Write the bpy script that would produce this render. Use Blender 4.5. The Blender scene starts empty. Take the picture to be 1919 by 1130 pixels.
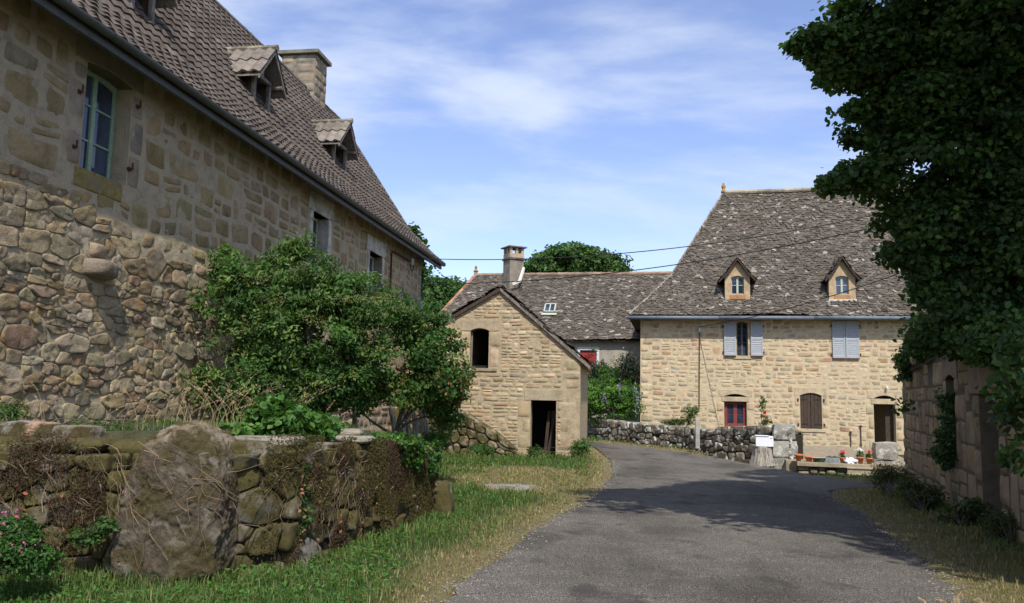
import bpy, bmesh, math, random
import numpy as np
from mathutils import Vector, Matrix
from math import sin, cos, tan, pi, radians as RAD

S = bpy.context.scene
# ------------------------------------------------------------------ camera
PITCH, ROLL, FPX, EYE = RAD(6.47), 0.020, 1500.0, 1.6
CAM = np.array([0.0, 0.0, EYE])
_R = np.array([1., 0, 0]); _F = np.array([0, cos(PITCH), sin(PITCH)]); _U = np.array([0, -sin(PITCH), cos(PITCH)])
CR = cos(ROLL)*_R + sin(ROLL)*_U
CU = -sin(ROLL)*_R + cos(ROLL)*_U
cd = bpy.data.cameras.new('camera'); cam = bpy.data.objects.new('camera', cd)
S.collection.objects.link(cam); S.camera = cam
cd.sensor_width = 36; cd.lens = 36*FPX/1919.0; cd.clip_start = 0.1; cd.clip_end = 3000
cam.matrix_world = Matrix(((CR[0], CU[0], -_F[0], 0), (CR[1], CU[1], -_F[1], 0), (CR[2], CU[2], -_F[2], EYE), (0, 0, 0, 1)))
# ------------------------------------------------------------------ light
SUN = np.array([0.16, -0.80, 1.0]); SUN /= np.linalg.norm(SUN)
sl = bpy.data.lights.new('sun', 'SUN'); sl.energy = 4.2; sl.angle = RAD(0.53); sl.color = (1.0, 0.95, 0.87)
so = bpy.data.objects.new('sun', sl); S.collection.objects.link(so)
so.rotation_euler = Vector(SUN).to_track_quat('Z', 'Y').to_euler()
W = bpy.data.worlds.new('World'); S.world = W; W.use_nodes = True
nt = W.node_tree; nd = nt.nodes; lk = nt.links; nd.clear()
wo = nd.new('ShaderNodeOutputWorld'); bg = nd.new('ShaderNodeBackground'); bg.inputs[1].default_value = 0.15
sky = nd.new('ShaderNodeTexSky'); sky.sky_type = 'NISHITA'; sky.sun_disc = False
sky.sun_elevation = math.asin(SUN[2]); sky.sun_rotation = math.atan2(SUN[0], SUN[1])
sky.altitude = 400; sky.air_density = 1.0; sky.dust_density = 0.6; sky.ozone_density = 2.0
tc = nd.new('ShaderNodeTexCoord'); sp = nd.new('ShaderNodeSeparateXYZ'); lk.new(tc.outputs['Generated'], sp.inputs[0])
def wm(op, a, b=None, c=None):
    n = nd.new('ShaderNodeMath'); n.operation = op
    for i, v in enumerate((a, b, c)):
        if v is None: continue
        if isinstance(v, (int, float)): n.inputs[i].default_value = v
        else: lk.new(v, n.inputs[i])
    return n.outputs[0]
zz = wm('ADD', wm('MAXIMUM', sp.outputs[2], 0.0), 0.28)
cx = wm('DIVIDE', sp.outputs[0], zz); cy = wm('DIVIDE', sp.outputs[1], zz)
cb = nd.new('ShaderNodeCombineXYZ'); lk.new(cx, cb.inputs[0]); lk.new(cy, cb.inputs[1])
mp = nd.new('ShaderNodeMapping'); mp.inputs['Rotation'].default_value = (0, 0, RAD(-38)); mp.inputs['Scale'].default_value = (0.9, 2.0, 1); mp.inputs['Location'].default_value = (3.1, 0.75, 0)
lk.new(cb.outputs[0], mp.inputs[0])
n1 = nd.new('ShaderNodeTexNoise'); n1.inputs['Scale'].default_value = 1.45; n1.inputs['Detail'].default_value = 8; n1.inputs['Roughness'].default_value = 0.55; n1.inputs['Distortion'].default_value = 0.25
lk.new(mp.outputs[0], n1.inputs['Vector'])
cr = nd.new('ShaderNodeValToRGB'); cr.color_ramp.elements[0].position = 0.40; cr.color_ramp.elements[1].position = 0.66
cr.color_ramp.interpolation = 'EASE'; lk.new(n1.outputs[0], cr.inputs[0])
fade = wm('MULTIPLY_ADD', sp.outputs[2], 2.4, 0.02); fade = wm('MINIMUM', wm('MAXIMUM', fade, 0.0), 0.85)
cf = wm('MULTIPLY_ADD', wm('MULTIPLY', cr.outputs[0], fade), 0.88, 0.05)
tint = nd.new('ShaderNodeMix'); tint.data_type = 'RGBA'; tint.blend_type = 'MULTIPLY'; tint.inputs[0].default_value = 1.0
lk.new(sky.outputs[0], tint.inputs[6]); tint.inputs[7].default_value = (1.14, 1.06, 1.22, 1)
mx = nd.new('ShaderNodeMix'); mx.data_type = 'RGBA'; lk.new(cf, mx.inputs[0])
lk.new(tint.outputs[2], mx.inputs[6]); mx.inputs[7].default_value = (4.6, 5.1, 6.0, 1)
lk.new(mx.outputs[2], bg.inputs[0]); lk.new(bg.outputs[0], wo.inputs[0])
S.view_settings.view_transform = 'Standard'; S.view_settings.look = 'None'; S.view_settings.exposure = 0.28; S.view_settings.gamma = 1.0
S.render.resolution_x = 1024; S.render.resolution_y = 603
# ------------------------------------------------------------------ geometry helpers
def ray(px, py):
    d = _F*FPX + CR*(px-959.5) + CU*(565-py)
    return d/np.linalg.norm(d)
def proj(p):
    p = np.asarray(p, float) - CAM
    z = p@_F
    return np.array([959.5 + FPX*(p@CR)/z, 565 - FPX*(p@CU)/z])
def atY(px, py, Y):
    d = ray(px, py); return CAM + d*(Y/d[1])
_H = np.random.RandomState(7).rand(4096)
def _h(i, j, k): return _H[((i*73856093) ^ (j*19349663) ^ (k*83492791)) & 4095]
def vn(p, f=1.0, off=0):
    p = np.asarray(p, float)*f + off + 1000.0
    i = np.floor(p).astype(np.int64); t = p - i; t = t*t*(3-2*t)
    r = 0
    for a in (0, 1):
        wa = t[..., 0] if a else 1-t[..., 0]
        for b in (0, 1):
            wb = t[..., 1] if b else 1-t[..., 1]
            for c in (0, 1):
                wc = t[..., 2] if c else 1-t[..., 2]
                r = r + wa*wb*wc*_h(i[..., 0]+a, i[..., 1]+b, i[..., 2]+c)
    return r
def fbm(p, f=1.0, o=3, off=0):
    r = 0; a = 0.5; tot = 0
    for k in range(o):
        r = r + a*vn(p, f*2**k, off+17*k); tot += a; a *= .5
    return r/tot
def sstep(x, a, b):
    t = np.clip((x-a)/(b-a), 0, 1); return t*t*(3-2*t)
# terrain
def dip(x, y): return .26*sstep(np.asarray(x, float), 6.6, 8.2)*sstep(np.asarray(y, float), 21.5, 23.5)
_gy = [-60, 0, 10, 22, 28, 40, 48, 70, 400, 2000]; _gz = [0.4, 0, -.22, -.47, -.5, -.36, -.1, .3, 1, 3]
TL = [(-9, 7.9), (-3.2, 7.9), (-2.4, 8.5), (-1.35, 11.4), (-1.15, 12.5)]
TL2 = [(-1.35, 12.3), (-2.6, 15), (-3.6, 20), (-4.0, 24), (-4.3, 30), (-4.5, 40)]
def gbase(x, y): return np.interp(y, _gy, _gz)
def ground(x, y):
    x = np.asarray(x, float); y = np.asarray(y, float)
    g = gbase(x, y)
    T = np.interp(y, [0, 9, 12.6, 20, 26, 34], [1.12, 1.12, .95, .55, .1, 0])
    ex = np.interp(y, [7.9, 8.5, 11.4, 12.3, 15, 20, 24, 40], [-3.2, -2.5, -1.7, -1.65, -2.1, -3.2, -3.7, -4.2])
    wdt = np.interp(y, [12.2, 14, 20, 30], [.12, 1.2, 2.2, 2.5])
    t = 1 - sstep(x, ex-.28-wdt, ex-.28)
    t = t*sstep(y, 7.98, 8.12)
    g = g*(1-t) + t*np.maximum(T, g)
    p = np.stack([x, y, 0*x], -1)
    g = g-dip(x, y)
    return g + t*.12*(vn(p, .9)-.5) + (1-t)*.03*(vn(p, .7)-.5)
def onground(px, py):
    d = ray(px, py); t = 8.0
    for k in range(60):
        q = CAM + d*t
        g = float(gbase(q[0], q[1]))
        t = t + (0.6*(g - q[2])/d[2])
        t = max(t, 1.0)
    return CAM + d*t
WL = {}
def thing(name, label, cat, loc=(0, 0, 0), group=None):
    o = bpy.data.objects.new(name, None); S.collection.objects.link(o); o.location = loc
    o.empty_display_size = .2
    o['label'] = label; o['category'] = cat
    if group: o['group'] = group
    WL[o.name] = np.array(loc, float); return o
def tag(o, label, cat, group=None):
    o['label'] = label; o['category'] = cat
    if group: o['group'] = group
    return o
class MB:
    def __init__(s): s.v = []; s.f = []; s.c = []; s.n = 0; s.hasc = False
    def add(s, v, faces, col=None):
        """faces: list of int arrays (F,k)"""
        v = np.asarray(v, float).reshape(-1, 3); 
        for a in faces:
            a = np.asarray(a, np.int64)
            if a.size: s.f.append(a + s.n)
        s.v.append(v)
        if col is None: c = np.ones((len(v), 3))*.5
        else:
            s.hasc = True; c = np.broadcast_to(np.asarray(col, float), (len(v), 3))
        s.c.append(c); s.n += len(v)
    def build(s, name, mat, parent=None, smooth=False, kind=None, loc=None):
        V = np.concatenate(s.v); C = np.concatenate(s.c)
        off = np.zeros(3)
        if parent is not None: off = WL.get(parent.name, np.zeros(3))
        elif loc is not None: off = np.asarray(loc, float)
        V = V - off
        me = bpy.data.meshes.new(name)
        lens = np.concatenate([np.full(len(a), a.shape[1]) for a in s.f]); loops = np.concatenate([a.ravel() for a in s.f])
        me.vertices.add(len(V)); me.vertices.foreach_set('co', V.ravel().astype(np.float32))
        me.loops.add(len(loops)); me.loops.foreach_set('vertex_index', loops.astype(np.int32))
        me.polygons.add(len(lens)); st = np.concatenate([[0], np.cumsum(lens)[:-1]])
        me.polygons.foreach_set('loop_start', st.astype(np.int32)); me.polygons.foreach_set('loop_total', lens.astype(np.int32))
        me.update(calc_edges=True); me.validate()
        me.polygons.foreach_set('use_smooth', np.full(len(me.polygons), bool(smooth)))
        if s.hasc:
            at = me.color_attributes.new('Col', 'FLOAT_COLOR', 'POINT')
            at.data.foreach_set('color', np.concatenate([C, np.ones((len(C), 1))], 1).ravel().astype(np.float32))
        if mat: me.materials.append(mat)
        o = bpy.data.objects.new(name, me); S.collection.objects.link(o)
        if parent is not None: o.parent = parent; WL[o.name] = off
        else:
            WL[o.name] = off
            if loc is not None: o.location = loc
        if kind: o['kind'] = kind
        return o
    def box(s, M, a, b, c, col=None):
        """M maps (s,h,z)->xyz ; a,b,c are ranges"""
        P = np.array([[x, y, z] for z in c for y in b for x in a], float)
        v = M(P[:, 0], P[:, 1], P[:, 2])
        s.add(v, [[[0, 1, 3, 2], [4, 6, 7, 5], [0, 4, 5, 1], [2, 3, 7, 6], [0, 2, 6, 4], [1, 5, 7, 3]]], col)
    def prism(s, M, poly, h0, h1, col=None):
        """poly: [(s,z)] extruded from depth h0 to h1"""
        n = len(poly); p = np.array(poly, float)
        v = np.concatenate([M(p[:, 0], np.full(n, h0), p[:, 1]), M(p[:, 0], np.full(n, h1), p[:, 1])])
        i = np.arange(n); j = (i+1) % n
        s.add(v, [i[None, ::-1], (i+n)[None, :], np.stack([i, j, j+n, i+n], 1)], col)
    def tube(s, pts, r, k=6, col=None, cap=True):
        pts = [np.asarray(p, float) for p in pts]; rr = r if hasattr(r, '__len__') else [r]*len(pts)
        vs = []
        for i, p in enumerate(pts):
            d = pts[min(i+1, len(pts)-1)] - pts[max(i-1, 0)]; d /= (np.linalg.norm(d)+1e-9)
            a = np.cross(d, [0, 0, 1.0]) if abs(d[2]) < .9 else np.cross(d, [1.0, 0, 0]); a /= np.linalg.norm(a); b = np.cross(d, a)
            for q in range(k):
                t = 2*pi*q/k; vs.append(p + rr[i]*(cos(t)*a + sin(t)*b))
        f = [[i*k+q, i*k+(q+1) % k, (i+1)*k+(q+1) % k, (i+1)*k+q] for i in range(len(pts)-1) for q in range(k)]
        fs = [f]
        if cap: fs.append([list(range(k))[::-1], [(len(pts)-1)*k+q for q in range(k)]])
        s.add(vs, fs, col)
    def lathe(s, c, prof, k=16, col=None, sx=1, sy=1):
        vs = [[c[0]+r*cos(2*pi*q/k)*sx, c[1]+r*sin(2*pi*q/k)*sy, c[2]+z] for r, z in prof for q in range(k)]
        f = [[i*k+q, i*k+(q+1) % k, (i+1)*k+(q+1) % k, (i+1)*k+q] for i in range(len(prof)-1) for q in range(k)]
        s.add(vs, [f, [list(range(k))[::-1], [(len(prof)-1)*k+q for q in range(k)]]], col)
class Fr:
    """vertical plane frame: s along, h outwards, z up"""
    def __init__(s, o, ang):
        s.o = np.array(o, float); s.u = np.array([cos(ang), sin(ang)]); s.n = np.array([sin(ang), -cos(ang)])
    def M(s, a, h, z):
        a = np.asarray(a, float); h = np.asarray(h, float); z = np.asarray(z, float)
        a, h, z = np.broadcast_arrays(a, h, z)
        return np.stack([s.o[0]+a*s.u[0]+h*s.n[0], s.o[1]+a*s.u[1]+h*s.n[1], z], -1)
    def hit(s, px, py, h=0.0):
        d = ray(px, py); q = s.o + s.n*h
        t = ((q - CAM[:2])@s.n)/(d[:2]@s.n); p = CAM + d*t
        return float((p[:2]-s.o)@s.u), float(p[2])
# ------------------------------------------------------------------ materials
MT = {}
class NB:
    def __init__(s, name, rough=.85):
        s.m = bpy.data.materials.new(name); s.m.use_nodes = True; s.t = s.m.node_tree; s.n = s.t.nodes; s.l = s.t.links
        s.b = s.n['Principled BSDF']; s.b.inputs['Roughness'].default_value = rough
        s.b.inputs['Specular IOR Level'].default_value = .25
        s.co = s.n.new('ShaderNodeTexCoord').outputs['Object']; MT[name] = s.m
    def noise(s, sc, det=4, ro=.55, dist=0, vec=None, stretch=None):
        n = s.n.new('ShaderNodeTexNoise'); n.inputs['Scale'].default_value = sc; n.inputs['Detail'].default_value = det
        n.inputs['Roughness'].default_value = ro; n.inputs['Distortion'].default_value = dist
        v = vec or s.co
        if stretch:
            m = s.n.new('ShaderNodeMapping'); m.inputs['Scale'].default_value = stretch; s.l.new(v, m.inputs[0]); v = m.outputs[0]
        s.l.new(v, n.inputs['Vector']); return n.outputs[0]
    def vor(s, sc, feat='F1', out=0, stretch=None):
        n = s.n.new('ShaderNodeTexVoronoi'); n.inputs['Scale'].default_value = sc; n.feature = feat
        v = s.co
        if stretch:
            m = s.n.new('ShaderNodeMapping'); m.inputs['Scale'].default_value = stretch; s.l.new(v, m.inputs[0]); v = m.outputs[0]
        s.l.new(v, n.inputs['Vector']); return n.outputs[out]
    def ramp(s, x, *st):
        r = s.n.new('ShaderNodeValToRGB'); e = r.color_ramp.elements
        while len(e) < len(st): e.new(.5)
        for q, (p, c) in zip(e, st):
            q.position = p; q.color = (c, c, c, 1) if isinstance(c, (int, float)) else (*c, 1)
        s.l.new(x, r.inputs[0]); return r.outputs[0]
    def mix(s, f, a, b, mode='MIX'):
        m = s.n.new('ShaderNodeMix'); m.data_type = 'RGBA'; m.blend_type = mode
        for i, v in ((0, f), (6, a), (7, b)):
            if isinstance(v, (int, float)): m.inputs[i].default_value = v
            elif isinstance(v, tuple): m.inputs[i].default_value = (*v, 1)
            else: s.l.new(v, m.inputs[i])
        return m.outputs[2]
    def math(s, op, a, b=0.0):
        n = s.n.new('ShaderNodeMath'); n.operation = op
        for i, v in enumerate((a, b)):
            if isinstance(v, (int, float)): n.inputs[i].default_value = v
            else: s.l.new(v, n.inputs[i])
        return n.outputs[0]
    def attr(s):
        a = s.n.new('ShaderNodeAttribute'); a.attribute_name = 'Col'; return a.outputs['Color']
    def col(s, c):
        if isinstance(c, tuple): s.b.inputs['Base Color'].default_value = (*c, 1)
        else: s.l.new(c, s.b.inputs['Base Color'])
    def bump(s, h, st=.5, d=.02):
        b = s.n.new('ShaderNodeBump'); b.inputs['Strength'].default_value = st; b.inputs['Distance'].default_value = d
        s.l.new(h, b.inputs['Height']); s.l.new(b.outputs[0], s.b.inputs['Normal'])
def m_stone(name, lich=(.36, .35, .30), la=.0, bd=.025, stain=0., moss=0., mossc=(.07, .075, .02), smear=None, sa=0., fine=45, white=0.):
    b = NB(name, .92); c = b.attr()
    n = b.noise(3.2, 6, .62); c = b.mix(1.0, c, b.ramp(n, (.25, .60), (.5, 1.0), (.78, 1.32)), 'MULTIPLY')
    n2 = b.noise(fine, 3, .7); c = b.mix(1.0, c, b.ramp(n2, (.25, .72), (.75, 1.24)), 'MULTIPLY')
    if la: c = b.mix(b.math('MULTIPLY', b.ramp(b.noise(7, 5, .7), (.55, 0.), (.68, 1.)), la), c, lich)
    if white: c = b.mix(b.math('MULTIPLY', b.ramp(b.noise(4.3, 5, .65, .4), (.53, 0.), (.60, 1.)), white), c, (.52, .52, .47))
    if smear: c = b.mix(b.math('MULTIPLY', b.ramp(b.noise(2.3, 6, .7), (.50, 0.), (.60, 1.)), sa), c, smear)
    if stain:
        c = b.mix(b.math('MULTIPLY', b.ramp(b.noise(.9, 6, .72, .5), (.54, 0.), (.66, 1.)), stain), c, (.27, .175, .06)); c = b.mix(b.math('MULTIPLY', b.ramp(b.noise(1.7, 6, .75, .2), (.60, 0.), (.68, 1.)), stain), c, (.12, .115, .035))
    if moss: c = b.mix(b.ramp(b.noise(2.6, 6, .66), (.62-moss*.3, 0.), (.72-moss*.3, 1.)), c, b.mix(b.noise(20, 3), mossc, tuple(x*2.0 for x in mossc)))
    b.col(c)
    b.bump(b.math('ADD', b.math('MULTIPLY', b.noise(9, 6, .65), .9), b.math('MULTIPLY', b.noise(fine*1.3, 4, .7), .35)), .9, bd)
    return b.m
def m_plain(name, c, rough=.8, sc=12, var=.25, bump=.3, stretch=None, dark=None, spec=None, metal=0):
    b = NB(name, rough); n = b.noise(sc, 5, .6, stretch=stretch)
    lo = tuple(x*(1-var) for x in c); hi = tuple(min(1, x*(1+var)) for x in c)
    k = b.ramp(n, (.3, lo), (.7, hi))
    if dark: k = b.mix(b.ramp(b.noise(sc*.4, 5, .7, stretch=stretch), (.5, 0.), (.65, 1.)), k, dark)
    b.col(k); b.bump(n, bump, .01); b.b.inputs['Metallic'].default_value = metal
    if spec is not None: b.b.inputs['Specular IOR Level'].default_value = spec
    return b.m
def m_leaf(name, trans=.35, rough=.5, spec=.3):
    b = NB(name, rough); b.b.inputs['Specular IOR Level'].default_value = spec
    c = b.attr(); b.col(c)
    tr = b.n.new('ShaderNodeBsdfTranslucent'); b.l.new(b.mix(1.0, c, (1.3, 1.5, .6), 'MULTIPLY'), tr.inputs[0])
    ms = b.n.new('ShaderNodeMixShader'); ms.inputs[0].default_value = trans
    b.l.new(b.b.outputs[0], ms.inputs[1]); b.l.new(tr.outputs[0], ms.inputs[2])
    b.l.new(ms.outputs[0], b.n['Material Output'].inputs[0]); return b.m
def m_mortar(name, c, dk=.6):
    b = NB(name, .95); n = b.noise(5, 7, .7)
    k = b.ramp(n, (.25, tuple(x*dk for x in c)), (.5, c), (.8, tuple(min(1, x*1.15) for x in c)))
    k = b.mix(1.0, k, b.ramp(b.noise(60, 3, .7), (.3, .8), (.7, 1.2)), 'MULTIPLY')
    b.col(k); b.bump(b.math('ADD', n, b.math('MULTIPLY', b.noise(30, 5, .75), .6)), .9, .035); return b.m
def m_slate(name):
    b = NB(name, .88); c = b.attr()
    c = b.mix(1.0, c, b.ramp(b.noise(9, 5, .7), (.3, .68), (.7, 1.3)), 'MULTIPLY')
    c = b.mix(b.ramp(b.noise(24, 4, .7), (.57, 0.), (.66, .4)), c, (.32, .30, .25))
    c = b.mix(b.ramp(b.noise(.7, 4, .6), (.5, 0.), (.8, .5)), c, (.10, .085, .06))
    b.col(c); b.bump(b.noise(25, 5, .7), .6, .02); return b.m
m_stone('stone_left', stain=.6, la=.45, smear=(.41, .34, .23), sa=.35, lich=(.16, .14, .08), bd=.045)
m_stone('stone_boulder', la=.5, bd=.06, lich=(.36, .34, .28), moss=.5, mossc=(.05, .04, .016), fine=70, white=.12, stain=.3)
m_stone('stone_right', stain=.22, la=.25, lich=(.52, .44, .31), smear=(.50, .39, .23), sa=.45)
m_stone('stone_shed', stain=.3, la=.3, lich=(.40, .37, .28), smear=(.46, .37, .23), sa=.4)
m_stone('stone_dry', la=.55, moss=.78, lich=(.30, .30, .26), mossc=(.050, .042, .014), fine=60)
m_stone('stone_kerbwall', la=.6, moss=.2, mossc=(.06, .05, .025), white=1.0, bd=.04, lich=(.20, .18, .14))
m_stone('stone_ruin', stain=.55, la=.3, lich=(.30, .27, .20), moss=.05)
m_stone('stone_dressed', la=.35, lich=(.30, .27, .20), smear=(.40, .35, .27), sa=.2)
m_stone('stone_dressed_warm', la=.25, lich=(.52, .44, .31), smear=(.50, .40, .24), sa=.2)
m_mortar('mortar_left', (.41, .34, .23), .62); m_mortar('mortar_right', (.53, .43, .28), .88)
m_mortar('mortar_shed', (.40, .32, .205)); m_mortar('dry_gap', (.03, .024, .017)); m_mortar('mortar_ruin', (.17, .13, .085))
m_plain('render_grey', (.34, .31, .25), .95, 3, .2)
m_plain('frame_green', (.27, .38, .27), .6, 20, .2); m_plain('frame_grey', (.42, .46, .38), .6, 20, .15)
m_plain('frame_white', (.62, .64, .60), .6, 20, .15); m_plain('plaster_white', (.50, .48, .42), .9, 6, .25, .5, dark=(.25, .23, .19))
m_plain('gutter_dark', (.085, .09, .085), .5, 6, .2, .1); m_plain('road_grit', (.23, .205, .165), .95, 40, .5, .3); m_plain('gutter_zinc', (.14, .165, .185), .45, 5, .2, .1)
m_plain('wood_old', (.20, .175, .145), .9, 6, .4, .6, stretch=(6, 6, 1), dark=(.08, .065, .05))
m_plain('wood_silver', (.36, .33, .28), .9, 8, .35, .8, stretch=(6, 6, .7), dark=(.10, .08, .06))
m_plain('wood_dark', (.055, .042, .032), .85, 6, .45, .5, stretch=(8, 8, .8), dark=(.10, .055, .03))
m_plain('shutter_blue', (.36, .385, .40), .8, 14, .22, .4, stretch=(1, 1, 3), dark=(.33, .35, .38))
m_plain('paint_red', (.19, .042, .038), .6, 8, .2, .2); m_plain('paint_brightred', (.30, .03, .032), .6, 8, .15, .2)
m_plain('rust', (.085, .04, .026), .9, 20, .4, .3); m_plain('iron', (.03, .028, .026), .7, 20, .3, .2)
m_plain('cable_black', (.02, .02, .02), .6, 5, .1, 0); m_plain('dormer_ochre', (.42, .31, .185), .95, 5, .25, .5, dark=(.30, .26, .17)); m_plain('lichen_sill', (.22, .175, .06), .95, 9, .35, .7, dark=(.20, .16, .11)); m_plain('terracotta', (.50, .17, .08), .85, 12, .25, .3)
m_plain('plastic_white', (.78, .80, .84), .4, 4, .03, 0); m_plain('paper_white', (.85, .86, .90), .7, 20, .05, .3)
m_plain('plastic_green', (.03, .10, .07), .5, 9, .2, .1); m_plain('crate_grey', (.28, .32, .33), .7, 9, .3, .3)
m_plain('label_grey', (.30, .31, .33), .6, 40, .3, 0); m_plain('cloth_blue', (.07, .12, .22), .8, 8, .3, .3)
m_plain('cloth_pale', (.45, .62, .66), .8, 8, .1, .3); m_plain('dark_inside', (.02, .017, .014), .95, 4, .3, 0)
m_plain('pebble_white', (.5, .48, .42), .9, 30, .3, .5); m_plain('cream_stone', (.50, .40, .25), .9, 10, .25, .6, dark=(.35, .30, .22))
m_plain('bark', (.10, .08, .06), .95, 10, .4, .9, stretch=(5, 5, .8)); m_plain('twig', (.15, .11, .08), .9, 20, .3, .3)
m_plain('tile_clay', (.42, .17, .10), .9, 9, .35, .5, dark=(.30, .27, .2)); m_plain('mortar_white', (.62, .60, .55), .9, 8, .15, .4)
m_leaf('leaf'); m_leaf('leaf_dark', .32, .5, .3); m_leaf('grass', .4, .6, .15); m_leaf('straw', .25, .8, .1)
m_slate('slate')
b = NB('glass_pane', .08); b.col(b.ramp(b.noise(3, 3), (.35, (.012, .018, .03)), (.7, (.035, .05, .075)))); b.b.inputs['Specular IOR Level'].default_value = .6
b = NB('glass_blue', .06); b.col(b.ramp(b.noise(1.5, 3), (.4, (.02, .03, .05)), (.65, (.06, .085, .13)))); b.b.inputs['Specular IOR Level'].default_value = .7
# concrete tile roof
b = NB('tile_brown', .9); c = b.attr()
c = b.mix(1.0, c, b.ramp(b.noise(5, 6, .65), (.3, .65), (.7, 1.35)), 'MULTIPLY')
c = b.mix(b.ramp(b.noise(13, 5, .7), (.62, 0.), (.70, .55)), c, (.30, .28, .22))
c = b.mix(b.ramp(b.noise(2.1, 5, .7), (.70, 0.), (.74, .8)), c, (.42, .20, .04)); b.col(c); b.bump(b.noise(40, 4, .7), .5, .01)
# asphalt
b = NB('asphalt', .9); b.b.inputs['Specular IOR Level'].default_value = .08; n = b.noise(95, 2, .6); big = b.noise(.45, 5, .6, .3, stretch=(1, .5, 1)); med = b.noise(2.2, 5, .6)
c = b.ramp(n, (.34, (.040, .036, .031)), (.5, (.105, .095, .080)), (.60, (.20, .182, .152)), (.70, (.46, .43, .38)))
c = b.mix(b.ramp(b.noise(48, 2, .5), (.64, 0.), (.69, .7)), c, (.38, .36, .32))
c = b.mix(1.0, c, b.ramp(big, (.36, .62), (.5, .95), (.7, 1.12)), 'MULTIPLY'); c = b.mix(1.0, c, b.ramp(med, (.3, .84), (.7, 1.12)), 'MULTIPLY')
c = b.mix(b.ramp(b.noise(3, 6, .8, 1.5, stretch=(.6, 3, 1)), (.68, 0.), (.74, .35)), c, (.24, .23, .21))
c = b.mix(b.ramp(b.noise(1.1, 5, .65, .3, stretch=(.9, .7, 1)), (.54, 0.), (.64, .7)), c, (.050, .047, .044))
c = b.mix(b.ramp(b.noise(28, 4, .8), (.66, 0.), (.72, .5)), c, (.27, .25, .21))
b.col(c); b.bump(b.math('ADD', n, b.noise(80, 3)), .7, .008)
# earth / ground
b = NB('ground_mat', .95); c = b.attr(); c = b.mix(1.0, c, b.ramp(b.noise(6, 7, .7), (.3, .6), (.7, 1.4)), 'MULTIPLY')
c = b.mix(1.0, c, b.ramp(b.noise(90, 3, .7), (.3, .6), (.7, 1.45)), 'MULTIPLY'); b.col(c); b.bump(b.noise(50, 5, .8), .9, .03)
# ------------------------------------------------------------------ stonework
def pack(x0, x1, z0, z1, hh, ww, rng, blocks=(), lo=None, hi=None, gap=.016, split=.15, tall=.12):
    cells = []; extra = []; z = z0
    while z < z1 - .04:
        h = min(rng.uniform(*hh), z1-z)
        if z1-(z+h) < hh[0]*.6: h = z1-z
        a = x0 if lo is None else lo(z+h); e = x1 if hi is None else hi(z+h)
        bl = [(p, q) for (p, q, r, t) in list(blocks)+extra if min(t, z+h)-max(r, z) > .22*h]
        bl.sort(); iv = []; cur = a
        for p, q in bl:
            if p > cur: iv.append((cur, min(p, e)))
            cur = max(cur, q)
        if cur < e: iv.append((cur, e))
        for p, q in iv:
            s = p
            while q - s > .05:
                w = rng.uniform(*ww)*(1.35 if h > sum(hh)/2 else .95)
                if q-(s+w) < ww[0]*.7: w = q-s
                if w > ww[1]*1.6: w = w/2
                r = rng.random()
                if r < split and h > .15 and w > .2:
                    k = rng.uniform(.38, .62); cells += [(s, s+w, z, z+h*k), (s, s+w, z+h*k, z+h)]
                elif r < split+tall and z+h*1.8 < z1 and w < ww[1]*.9:
                    t = rng.uniform(.5, .9)*h; cells.append((s, s+w, z, z+h+t)); extra.append((s, s+w, z+h, z+h+t))
                else: cells.append((s, s+w, z, z+h))
                s += w
        z += h
    g = gap/2
    return [(a+g, b-g, c+g, d-g) for a, b, c, d in cells if b-a > .04 and d-c > .03]
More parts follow.
